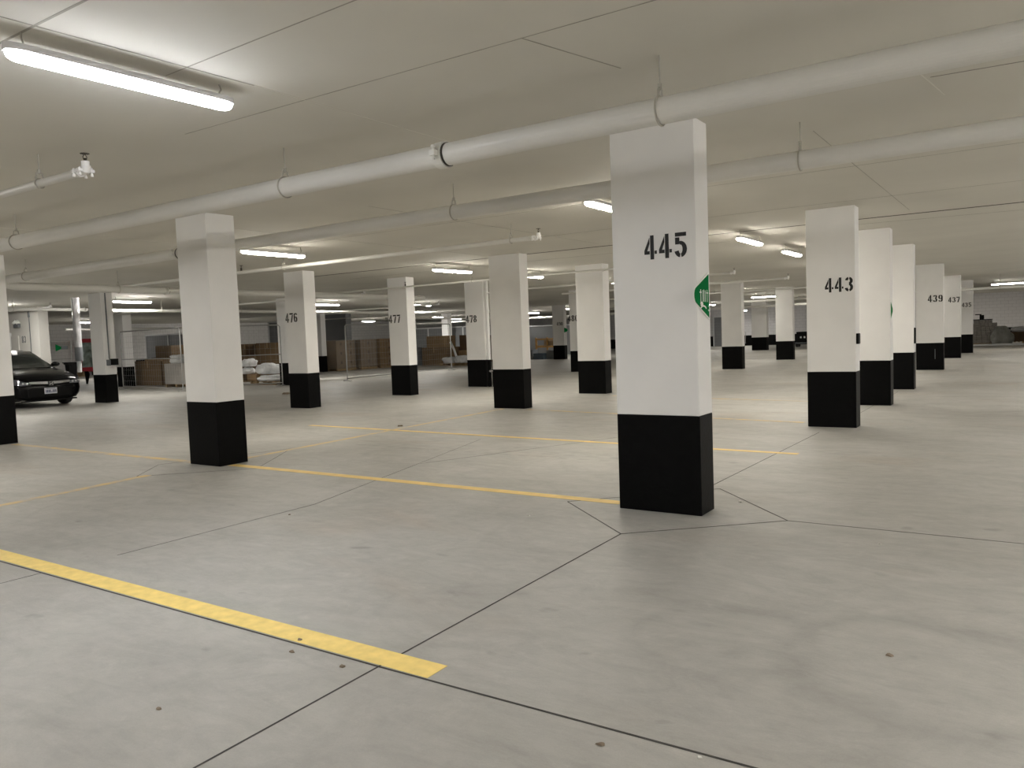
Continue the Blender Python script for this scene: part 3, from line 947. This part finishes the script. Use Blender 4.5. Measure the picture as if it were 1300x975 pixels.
# grey partition screens behind the cages
def screen(x0, y0, x1, y1, h, label, posts=3):
    r = thing('partition_screen', label, 'partition', (x0, y0, 0), math.atan2(y1 - y0, x1 - x0), 'grey partition screens')
    L_ = math.hypot(x1 - x0, y1 - y0)
    obj('panel', box(B(), 0, L_, -.02, .02, .05, h), M['greypanel'], r)
    for i in range(posts):
        xx = L_ * i / (posts - 1)
        obj('post', box(B(), xx - .04, xx + .04, -.045, -.021, 0, h + .06), M['greywhite'], r)
    obj('top_rail', box(B(), 0, L_, -.045, -.021, h, h + .06), M['greywhite'], r)
    return r
screen(-35.5, 21.5, -30.0, 21.5, 2.0, 'grey screen behind the caged cartons on the left', 4)
screen(-34.5, 28.0, -31.2, 28.0, 2.55, 'tall grey screen above the sacks right of the foreground column', 3)
screen(-33.0, 38.0, -27.5, 38.0, 2.0, 'grey screen behind the big brown cartons', 5)
screen(-27.5, 43.0, -23.0, 43.0, 1.9, 'distant grey screen behind the orange rack', 3)

# ------------------------------------------------------------------ fence panels
def fence(ax, ay, bx, by, h, label, mid=True, step=.16):
    L_ = math.hypot(bx - ax, by - ay)
    r = thing('wire_fence_panel', label, 'fence', (ax, ay, 0), math.atan2(by - ay, bx - ax), 'temporary wire fence panels')
    bm = B()
    tube(bm, [(0, 0, .04), (0, 0, h - .05), (.05, 0, h), (L_ - .05, 0, h), (L_, 0, h - .05), (L_, 0, .04)], .021, 10)
    tube(bm, [(0, 0, .1), (L_, 0, .1)], .018, 8)
    obj('tube_frame', bm, M['galv'], r)
    if mid:
        bm = B(); tube(bm, [(0, 0, h * .52), (L_, 0, h * .52)], .015, 8)
        obj('middle_rail', bm, M['galv'], r)
    bm = B()
    n = int(L_ / step)
    for i in range(1, n):
        cyl(bm, (L_ * i / n, 0, .1), (L_ * i / n, 0, h), .0016, 4, cap=False)
    k = int(h / .2)
    for i in range(1, k):
        cyl(bm, (0, 0, .1 + (h - .1) * i / k), (L_, 0, .1 + (h - .1) * i / k), .0016, 4, cap=False)
    obj('wire_mesh', bm, M['wire'], r)
    for xx in (0, L_):
        bm = box(B(), xx - .06, xx + .06, -.15, .15, 0, .03, .01)
        obj('foot', bm, M['galv'], r)
    return r
fence(-26.9, 15.32, -22.56, 14.80, 2.03, 'wire fence in front of the cartons, left of the foreground column')
fence(-22.42, 14.98, -20.90, 17.40, 2.03, 'wire fence in front of the white sacks, right of the foreground column')
fence(-20.05, 19.55, -20.30, 22.9, 1.98, 'wire fence starting at the post right of column 476', False)
fence(-20.33, 23.3, -20.65, 26.25, 1.98, 'wire fence ending at the post right of column 477', False)
fence(-42.0, 19.2, -42.0, 21.23, 1.98, 'far wire fence with a green and grey notice beside the red cabinet')
fence(-26.0, 36.5, -23.2, 36.4, 2.0, 'far wire fence in front of the orange rack', False)
fence(-.15, 44.9, 2.0, 44.9, 1.95, 'pale fence panel at the right edge of the photo', True)

# ------------------------------------------------------------------ far left things
# red framed cabinet against the left wall
r = thing('glass_cabinet', 'red framed glass fronted cabinet left of the conduit column', 'cabinet', (-44.97, 23.43, .22))
obj('cabinet_body', box(B(), 0, .30, -.46, .46, 0, 1.88, .01), M['red'], r)
d_ = obj('cabinet_door', box(B(), .30, .33, -.45, .45, .02, 1.86, .01), M['red'], r)
obj('glass_pane', box(B(), .331, .336, -.32, .34, .26, 1.66), M['glass'], d_)
obj('handle', box(B(), .331, .36, -.40, -.37, .8, 1.1, .005), M['chrome'], d_)
for yy in (-.40, .34):
    obj('leg', box(B(), .03, .27, yy, yy + .06, -.22, 0), M['plastic_black'], r)
# notice on the far fence
r = thing('notice', 'green arrow and dark notice hanging on the far fence', 'sign', (-41.96, 20.72, 1.62))
obj('green_arrow', prism(B(), [(-.30, -.18), (-.30, .19), (.0, .05), (.0, -.06)], .006, frameM((0, 0, 0), (0, 1, 0), (0, 0, 1))), M['green'], r)
obj('dark_panel', box(B(), 0, .006, -.02, .32, -.09, .09), M['greybox'], r)
# black bin with pale leg stand
r = thing('black_bin', 'black bin standing by the fence left of the red cabinet', 'bin', (-40.4, 20.35, 0))
bm = B()
loft(bm, [[Vector((a * k, b_ * k, z)) for a, b_ in ((-1, -1), (1, -1), (1, 1), (-1, 1))] for k, z in ((.16, 0.0), (.20, .75), (.24, .76), (.24, .82))])
obj('bin_body', bm, M['plastic_black'], r)
obj('bin_lid', box(B(), -.25, .25, -.30, .26, .82, .87, .01), M['plastic_black'], r)
# dark rag-like scrap
bm = B()
bmesh.ops.create_cone(bm, cap_ends=True, segments=14, radius1=.05, radius2=.17, depth=.42)
for v in bm.verts:
    n = mnoise.noise(v.co * 7)
    v.co.x *= 1 + .5 * n; v.co.y *= .5 + .4 * n; v.co.z += .215
    if v.co.z > .3 and v.co.y < 0: v.co.z += .12
bmesh.ops.subdivide_edges(bm, edges=bm.edges[:], cuts=1)
o = obj('dark_scrap', bm, M['plastic_black'], None, (-33.4, 17.45, 0))
tag(o, 'dark pointed scrap standing on the floor right of the car', 'scrap')
# low debris behind
for i, (x, y, w, h, m, lab) in enumerate(((-43.9, 22.6, .5, .28, M['wood'], 'low brown scrap pile under the left of the red cabinet'),
                                          (-43.2, 23.9, .7, .15, M['card'], 'flat brown board lying under the red cabinet'))):
    bm = B()
    for k in range(4):
        box(bm, -w + random.uniform(0, .2), w - random.uniform(0, .3), -.2 + .06 * k, .1 + .07 * k, h * k / 4, h * (k + 1) / 4 - .01, .004)
    tag(obj('scrap_pile', bm, m, None, (x, y, 0)), lab, 'scrap')
# shiny wrapped vertical pipe
r = thing('wrapped_drain_pipe', 'vertical pipe in shiny plastic wrap left of the conduit column', 'pipe', (-22.7, 11.68, 0))
bm = B()
secs = []
for i in range(29):
    z = 1.50 + (CEIL - 1.50) * i / 28
    sec = []
    for k in range(20):
        a = 2 * PI * k / 20
        rr = .10 + .016 * mnoise.noise(Vector((math.cos(a) * 1.6, math.sin(a) * 1.6, z * 5)))
        sec.append(Vector((rr * math.cos(a), rr * math.sin(a), z)))
    secs.append(sec)
loft(bm, secs)
obj('shiny_wrap', bm, M['foil'], r)
bm = B(); cyl(bm, (0, 0, 1.12), (0, 0, 1.52), .105, 20)
obj('grey_sleeve', bm, M['greybox'], r)
bm = B(); cyl(bm, (-.02, 0, .80), (-.02, 0, 1.14), .06, 16)
obj('pipe_end', bm, M['greywhite'], r)
# things on the pier wall
r = thing('emergency_light', 'twin headed emergency light on the wall above the car', 'light', (-28.79, 12.848, 2.38))
obj('battery_box', box(B(), -.17, .17, -.09, 0, -.10, .04, .01), M['greybox'], r)
for s in (-1, 1):
    bm = B(); cyl(bm, (s * .09, -.03, .04), (s * .12, -.10, .11), .06, 14, .07)
    obj('lamp_head', bm, M['signwhite'], r)
bm = B(); tube(bm, [(-27.98, 12.832, CEIL), (-27.98, 12.832, 1.0)], .014, 8)
r = tag(obj('wall_conduit', bm, M['greybox']), 'thin vertical conduit on the wall behind the car', 'conduit')
obj('conduit_clamp', box(B(), -28.02, -27.94, 12.815, 12.849, 2.60, 2.78), M['greybox'], r)
r = thing('wall_number_sign', 'small plate with a dark number on the wall behind the car', 'sign', (-28.44, 12.848, 1.87))
obj('plate', box(B(), -.18, .16, -.008, 0, -.15, .15), M['wallpaint'], r)
bm = B()
for i, ch in enumerate('23'):
    pass
for poly in ([(-.15, .02), (-.02, .02), (-.02, .12), (-.15, .12)], [(.01, -.12), (.12, -.12), (.12, .12), (.01, .12)]):
    pass
for i in range(2):
    for pg in DIG['3' if i else '8']:
        prism(bm, [(-.15 + i * .16 + u * .24, -.12 + v * .24) for u, v in pg], .002, frameM((0, -.0105, 0), (1, 0, 0), (0, 0, 1)))
obj('plate_number', bm, M['greybox'], r)
obj('shelf_edge', box(B(), -.75, -.40, -.03, 0, -.18, -.15), M['greybox'], r)
r = thing('wall_cabinet', 'pale narrow panel on the wall at the left above the car roof', 'panel', (-29.75, 12.848, .0))
obj('panel_body', box(B(), -.65, .42, -.05, 0, .9, 2.12, .006), M['greywhite'], r)
obj('panel_door', box(B(), .44, .95, -.035, 0, .9, 2.0, .004), M['wallpaint'], r)

# ------------------------------------------------------------------ the car (faces +x)
def build_car(cx, cy):
    car = thing('black_sedan', 'black parked sedan with chrome grille at the left', 'car', (cx, cy, 0))
    # local: x forward (front at 0), y left(+)
    def sec(x, hw, zb, zt, crown, sh):
        pts = []
        prof = [(0, zb), (.55, zb), (.86, zb + .03), (.97, zb + .14), (1.0, zb + (sh - zb) * .55), (.985, sh - .10), (.95, sh - .03), (.86, zt - crown * .55), (.55, zt - crown * .18), (0, zt)]
        for u, z in prof:
            pts.append(Vector((x, u * hw, z)))
        return pts + [Vector((x, -p.y, p.z)) for p in pts[-2:0:-1]]
    st = [(0.00, .66, .22, .56, .02, .54), (-.03, .74, .20, .66, .03, .61), (-.10, .80, .19, .74, .04, .68), (-.22, .855, .19, .81, .06, .74), (-.45, .885, .19, .885, .07, .80),
          (-.80, .895, .19, .95, .08, .86), (-1.15, .90, .19, 1.005, .09, .90), (-1.45, .90, .19, 1.03, .09, .93), (-2.4, .90, .19, 1.03, .07, .95), (-3.5, .90, .19, 1.05, .06, .98), (-4.1, .88, .20, 1.07, .06, 1.0), (-4.45, .82, .24, 1.05, .06, .98), (-4.62, .72, .32, .97, .06, .90)]
    body = obj('body', loft(B(), [sec(*s) for s in st]), M['car'], car, smooth=True)
    # greenhouse
    def gsec(x, hw, z0, z1, hwt):
        pts = [(hw, z0), (hw * .985, z0 + (z1 - z0) * .3), (hwt * 1.0, z0 + (z1 - z0) * .85), (hwt * .82, z1 - .015), (hwt * .4, z1), (-hwt * .4, z1), (-hwt * .82, z1 - .015), (-hwt, z0 + (z1 - z0) * .85), (-hw * .985, z0 + (z1 - z0) * .3), (-hw, z0)]
        return [Vector((x, y, z)) for y, z in pts]
    gs = [(-1.30, .80, .96, 1.0, .78), (-1.58, .80, .96, 1.17, .71), (-1.9, .80, .97, 1.335, .655), (-2.18, .80, .98, 1.45, .62), (-2.45, .80, .98, 1.495, .60), (-2.9, .80, .99, 1.51, .59), (-3.3, .79, 1.0, 1.485, .58), (-3.7, .77, 1.01, 1.37, .58), (-4.15, .74, 1.03, 1.12, .60), (-4.3, .72, 1.03, 1.05, .6)]
    obj('cabin', loft(B(), [gsec(*g) for g in gs]), M['car'], car, smooth=True)
    # windshield laid over the cabin front
    bm = B()
    rows = []
    for (x, hw, z0, z1, hwt) in gs[:4]:
        row = []
        for k in range(9):
            u = -1 + 2 * k / 8
            row.append(bm.verts.new((x + .035 + .05 * (1 - u * u), u * (hwt * .90), z1 - .012 * abs(u) ** 3 + .012)))
        rows.append(row)
    for A, C_ in zip(rows, rows[1:]):
        for k in range(8):
            bm.faces.new((A[k], A[k + 1], C_[k + 1], C_[k]))
    bmesh.ops.solidify(bm, geom=bm.faces[:], thickness=.01)
    ws = obj('windshield', bm, M['carglass'], car, smooth=True)
    # side windows
    for s in (-1, 1):
        bm = B()
        prism(bm, [(-1.80, 1.02), (-3.85, 1.06), (-3.45, 1.34), (-2.9, 1.42), (-2.45, 1.41), (-2.2, 1.35)], .02 * s, Matrix(((1, 0, 0, 0), (0, .0, 1, 0), (0, 1, 0, 0), (0, 0, 0, 1))))
        for v in bm.verts:
            t = (v.co.z - .99) / .47
            v.co.y = s * (.812 - .19 * t) + v.co.y
        obj('side_window', bm, M['carglass'], car)
        # mirror
        bm = B()
        bmesh.ops.create_icosphere(bm, subdivisions=3, radius=1)
        for v in bm.verts:
            v.co = Vector((v.co.x * .09 - 1.72, s * 1.0 + v.co.y * .115, v.co.z * .068 + 1.07))
        tube(bm, [(-1.70, s * .80, 1.0), (-1.72, s * .93, 1.04)], .03, 8)
        obj('side_mirror', bm, M['car'], car, smooth=True)
        # headlight wrapping the corner
        bm = B()
        up, lo = [], []
        for (yy, xx, zl, zu) in ((.47, .03, .585, .650), (.56, .028, .582, .668), (.64, .022, .580, .690), (.70, .012, .582, .712), (.75, -.025, .590, .735), (.80, -.10, .605, .755), (.84, -.20, .625, .772), (.87, -.33, .650, .785)):
            up.append((xx - .045, s * yy, zu)); lo.append((xx + .012, s * yy, zl))
        ru = [bm.verts.new(k) for k in up]; rl = [bm.verts.new(k) for k in lo]
        for i in range(7):
            bm.faces.new((ru[i], ru[i + 1], rl[i + 1], rl[i]))
        bmesh.ops.solidify(bm, geom=bm.faces[:], thickness=.03)
        hl = obj('headlight', bm, M['lamp_glass'], car)
        for t, z, bx in ((.56, .625, .02), (.65, .632, .005), (.735, .645, -.03)):
            bm = B()
            bmesh.ops.create_icosphere(bm, subdivisions=2, radius=.028)
            for v in bm.verts:
                v.co += Vector((bx, s * t, z))
            obj('projector', bm, M['bulb'], hl, smooth=True)
        # fog lamp and lower trim
        bm = B(); box(bm, -.08, -.02, s * .60 - .05, s * .60 + .05, .385, .415, .008)
        obj('fog_trim', bm, M['chrome'], car)
    # chrome grille bar, curved
    bm = B()
    secs = []
    for i in range(13):
        u = -1 + i / 6
        y = u * .50
        x = .035 - .045 * u * u
        zc = .625 + .02 * abs(u); hz = .036 - .008 * abs(u)
        secs.append([Vector((x - .02, y, zc - hz)), Vector((x + .012, y, zc - hz)), Vector((x + .012, y, zc + hz)), Vector((x - .02, y, zc + hz))])
    gr = obj('grille_bar', loft(B(), secs), M['chrome'], car)
    # emblem: rounded frame with an upright letter
    bm = B()
    fr = [(-.055, .045), (.055, .045), (.048, -.045), (-.048, -.045)]
    tube(bm, [(.062, y, .61 + z) for y, z in fr], .008, 6, closed=True)
    for s in (-1, 1):
        box(bm, .056, .068, s * .026 - .008, s * .026 + .008, .578, .645)
    box(bm, .056, .068, -.026, .026, .602, .618)
    obj('emblem', bm, M['chrome'], gr)
    obj('emblem_backing', box(B(), .045, .055, -.065, .065, .555, .665, .01), M['plastic_black'], gr)
    # lower grille
    obj('lower_grille', box(B(), -.06, .012, -.55, .55, .27, .50, .02), M['plastic_black'], car)
    pl = obj('license_plate', box(B(), .012, .026, -.155, .155, .345, .50, .006), M['plate'], car)
    bm = B()
    for i, hgt in enumerate((.07, .07, .07, .07, .02, .07, .07, .07)):
        y = -.125 + i * .0335
        box(bm, .0262, .028, y, y + .021, .375, .375 + hgt)
    box(bm, .0262, .028, -.11, .11, .472, .484)
    obj('plate_characters', bm, M['plateink'], pl)
    bm = B(); box(bm, -.14, .0, -.66, .66, .165, .20, .01)
    obj('front_lip', bm, M['plastic_black'], car)
    # wheels
    for x in (-.93, -3.63):
        for s in (-1, 1):
            bm = B()
            R, w = .318, .105
            prof = [(-w, R - .05), (-w * .9, R - .012), (-w * .6, R), (w * .6, R), (w * .9, R - .012), (w, R - .05), (w, .2), (-w, .2)]
            secs = []
            for k in range(32):
                a = 2 * PI * k / 32
                secs.append([Vector((x + r_ * math.cos(a), s * .795 + u, R + r_ * math.sin(a))) for u, r_ in prof])
            secs.append(secs[0])
            loft(bm, secs, caps=False)
            bmesh.ops.remove_doubles(bm, verts=bm.verts[:], dist=1e-5)
            wl = obj('wheel', bm, M['rubber'], car)
            bm = B()
            cyl(bm, (x, s * .795 + s * .06, R), (x, s * .795 + s * .075, R), .205, 28)
            for k in range(5):
                a = 2 * PI * k / 5
                tube(bm, [(x, s * .885, R), (x + .19 * math.cos(a), s * .875, R + .19 * math.sin(a))], .022, 6)
            obj('rim', bm, M['rim'], wl)
            bm = B()
            secs = []
            for k in range(17):
                a = PI * k / 16
                secs.append([Vector((x + q * math.cos(a), s * y_, R + q * math.sin(a))) for q, y_ in ((.345, .86), (.375, .86), (.375, .905), (.345, .905))])
            obj('wheel_arch', loft(bm, secs), M['plastic_black'], car)
    return car
build_car(-21.0, 10.02)

# ------------------------------------------------------------------ far middle and right things
# orange rack and crates
r = thing('orange_rack', 'orange steel rack with crates seen left of column 490', 'rack', (-23.0, 38.4, 0))
obj('beam', box(B(), -.95, .55, -.06, .06, 1.05, 1.15), M['orange'], r)
obj('beam', box(B(), -.95, .55, -.06, .06, .62, .72), M['orange'], r)
for xx in (-.95, -.2, .47):
    obj('upright', box(B(), xx, xx + .08, -.05, .05, 0, 1.2), M['orange'], r)
obj('shelf_board', box(B(), -.93, .53, -.05, .6, .73, .76), M['wood'], r)
for x0, x1, y, h, m, lab in ((-23.9, -23.2, 37.1, .55, M['greybox'], 'grey crate on the floor under the orange rack'),
                             (-23.1, -22.5, 37.1, .34, M['bluebox'], 'low blue grey crate under the orange rack'),
                             (-22.4, -21.7, 37.3, .50, M['greybox'], 'grey crate beside column 490'),
                             (-24.8, -24.1, 37.5, .75, M['greybox'], 'dark crate behind the unnumbered middle column')):
    r = thing('crate', lab, 'crate', ((x0 + x1) / 2, y, 0), group='crates near the orange rack')
    hw = (x1 - x0) / 2
    obj('crate_body', box(B(), -hw, hw, -.3, .3, 0, h, .01), m, r)
    obj('crate_rim', box(B(), -hw - .02, hw + .02, -.32, .32, h - .06, h + .0, .008), m, r)
carton(-23.4, -22.7, 38.42, 38.95, .762, 1.03, M['card2'], 'carton on the shelf of the orange rack', False)

# shutter door on back wall
d1 = structure(obj('door_1', box(B(), -19.75, -18.6, YB - .06, YB - .012, 0, 2.15), M['greypanel']))
for i in range(10):
    obj('door_slat', box(B(), -19.72, -18.63, YB - .075, YB - .06, .05 + i * .21, .24 + i * .21, .01), M['greypanel'], d1)
obj('door_frame', box(B(), -19.83, -19.75, YB - .10, YB - .012, 0, 2.25), M['greywhite'], d1)
obj('door_frame', box(B(), -18.60, -18.52, YB - .10, YB - .012, 0, 2.25), M['greywhite'], d1)
obj('door_frame', box(B(), -19.83, -18.52, YB - .10, YB - .012, 2.15, 2.25), M['greywhite'], d1)

# cart with dark goods at far centre-right
def cart(x, y, label):
    r = thing('utility_cart', label, 'cart', (x, y, 0))
    obj('cart_deck', box(B(), -.55, .55, -.35, .35, .22, .28, .01), M['greybox'], r)
    obj('cart_box', box(B(), -.45, .45, -.30, .30, .28, .95, .04), M['plastic_black'], r)
    bm = B(); tube(bm, [(.52, -.3, .28), (.56, -.3, 1.05), (.56, .3, 1.05), (.52, .3, .28)], .02, 8)
    obj('push_handle', bm, M['galv'], r)
    for xx in (-.42, .42):
        for yy in (-.26, .26):
            bm = B(); cyl(bm, (xx, yy - .025, .1), (xx, yy + .025, .1), .1, 16)
            obj('wheel', bm, M['rubber'], r)
    for yy in (-.1, .12):
        obj('label_tag', box(B(), -.12 + yy, -.02 + yy, -.305, -.300, .55, .66), M['signwhite'], r)
    return r
cart(-11.75, 50.5, 'dark loaded cart at the left edge of column 443')
cart(-17.0, 53.5, 'dark cart left of the small shaded column')

# grey bundle stack on the right
r = thing('bundle_stack', 'grey stack of strapped bundles beyond column 435', 'bundle', (-1.75, 47.4, 0))
lay = [(-.85, .62, .10, .30), (-.83, .56, .305, .52), (-.80, .42, .525, .74), (-.78, .36, .745, .94), (-.76, .24, .945, 1.12), (-.74, .02, 1.125, 1.27)]
for k, (x0, x1, z0, z1) in enumerate(lay):
    bm = B()
    nn = 6
    for i in range(nn):
        a = x0 + (x1 - x0) * i / nn
        box(bm, a + .004, a + (x1 - x0) / nn - .004, -.9 + random.uniform(-.05, .05), .9, z0, z1, .012)
    obj('bundle', bm, M['lumber'], r)
obj('skid', box(B(), -.8, .6, -.85, .85, 0, .10), M['wood'], r)
bm = B(); box(bm, -.78, .04, -.95, .9, 1.28, 1.32, .005)
tag(obj('dark_board', bm, M['plastic_black'], None, (-1.75, 47.4, 0)), 'thin dark board lying on top of the grey bundles', 'board')
bm = B(); box(bm, -.10, .10, -.10, .10, 0, .22, .02); box(bm, -.30, -.02, -.05, .05, .22, .27, .01)
tag(obj('small_tool', bm, M['plastic_black'], None, (-2.15, 47.1, 1.321)), 'small dark tool standing on the dark board', 'tool')
o = sack(-1.25, 45.95, 0, .48, .34, .50, .3, 'grey tarp covered heap leaning in front of the bundles', 11, M['tarp'])
tag(o, o['label'], 'heap', 'grey heaps on the right')
pallet(-.35, 47.4, 1.2, 1.0, 'pallet of cartons at the right beside the grey bundles')
carton(-.9, .2, 47.0, 47.8, .127, .62, M['card3'], 'dark brown carton on the right hand pallet', False)
o = sack(-.45, 47.35, .625, .45, .35, .14, .2, 'clear plastic heap on the right hand carton', 12, M['film_dense'])
carton(.32, .95, 47.0, 47.7, 0, .85, M['card3'], 'brown carton at the very right edge of the photo', False)
bm = box(B(), -2.6, 2.0, 45.25, 45.37, 0, .09, .01)
tag(obj('low_kerb', bm, M['greywhite']), 'low pale kerb in front of the grey bundles', 'kerb')

# ------------------------------------------------------------------ floor litter
def chip(x, y, s, m, label, seed, nm='litter'):
    rr = random.Random(seed)
    bm = B()
    n = 7
    pts = [(s * rr.uniform(.5, 1) * math.cos(2 * PI * k / n), s * rr.uniform(.35, .8) * math.sin(2 * PI * k / n)) for k in range(n)]
    lo = [bm.verts.new((a, b_, 0)) for a, b_ in pts]
    hi = [bm.verts.new((a * .8, b_ * .8, s * rr.uniform(.15, .35))) for a, b_ in pts]
    bm.faces.new(lo[::-1]); bm.faces.new(hi)
    for i in range(n):
        bm.faces.new((lo[i], lo[(i + 1) % n], hi[(i + 1) % n], hi[i]))
    tag(obj(nm, bm, m, None, (x, y, .0016)), label, 'litter', 'bits of litter on the floor')
chip(-2.87, 2.405, .020, M['debris'], 'brown leaf bit on the nearest yellow line', 1)
chip(-2.79, 2.290, .020, M['debris'], 'brown leaf bit below the nearest yellow line, the left of two', 2)
chip(-2.468, 2.29, .022, M['debris'], 'brown leaf bit below the nearest yellow line, the right of two', 3)
chip(-2.814, 1.656, .018, M['debris'], 'brown leaf bit in the lower left floor', 4)
chip(-1.214, 2.27, .020, M['debris'], 'tan crumb by the saw cut at bottom centre', 5)
chip(-.897, 2.36, .012, M['paper'], 'white crumb on the saw cut at bottom right', 6)
chip(-1.93, 6.10, .030, M['paper'], 'white paper scrap right of column 445', 7)
chip(-.79, 5.28, .014, M['paper'], 'white crumb on the floor at right', 8)
chip(-3.23, 4.99, .020, M['paper'], 'pale crumb left of column 445 below the yellow line', 9)
chip(-8.47, 9.37, .07, M['debris'], 'dark scrap on the floor near the crossing yellow lines', 10)
chip(-.49, 3.50, .022, M['debris'], 'dark crumb inside the swept ring mark', 11)
chip(-5.05, 4.2, .016, M['debris'], 'dark crumb in the middle of the left stall', 12)
chip(-17.2, 14.4, .16, M['debris'], 'dark scrap on the aisle floor right of column 477', 13)

# ------------------------------------------------------------------ world, camera, view
w = bpy.data.worlds.new('World')
S.world = w
w.use_nodes = True
w.node_tree.nodes['Background'].inputs[0].default_value = (.02, .02, .02, 1)

cam = bpy.data.cameras.new('camera')
co = bpy.data.objects.new('camera', cam)
COL.objects.link(co)
S.camera = co
cam.sensor_fit = 'HORIZONTAL'
cam.sensor_width = 36.0
cam.lens = 36.0 * 988.03 / 1300
cam.clip_end = 300
yaw, pitch, roll = math.radians(-33.80), math.radians(-3.586), math.radians(-2.133)
fwd = Vector((math.sin(yaw) * math.cos(pitch), math.cos(yaw) * math.cos(pitch), math.sin(pitch)))
right = Vector((math.cos(yaw), -math.sin(yaw), 0))
up = right.cross(fwd)
r_ = right * math.cos(roll) + up * math.sin(roll)
u_ = -right * math.sin(roll) + up * math.cos(roll)
co.matrix_world = Matrix(((r_.x, u_.x, -fwd.x, 0), (r_.y, u_.y, -fwd.y, 0), (r_.z, u_.z, -fwd.z, 1.40), (0, 0, 0, 1)))

S.cycles.max_bounces = 10
S.cycles.diffuse_bounces = 8
S.cycles.transparent_max_bounces = 12
S.cycles.sample_clamp_indirect = 8
vs = S.view_settings
S.display_settings.display_device = 'sRGB'
vs.view_transform = 'Standard'
vs.look = 'None'
vs.gamma = 1
vs.exposure = 0.07
vs.use_curve_mapping = False
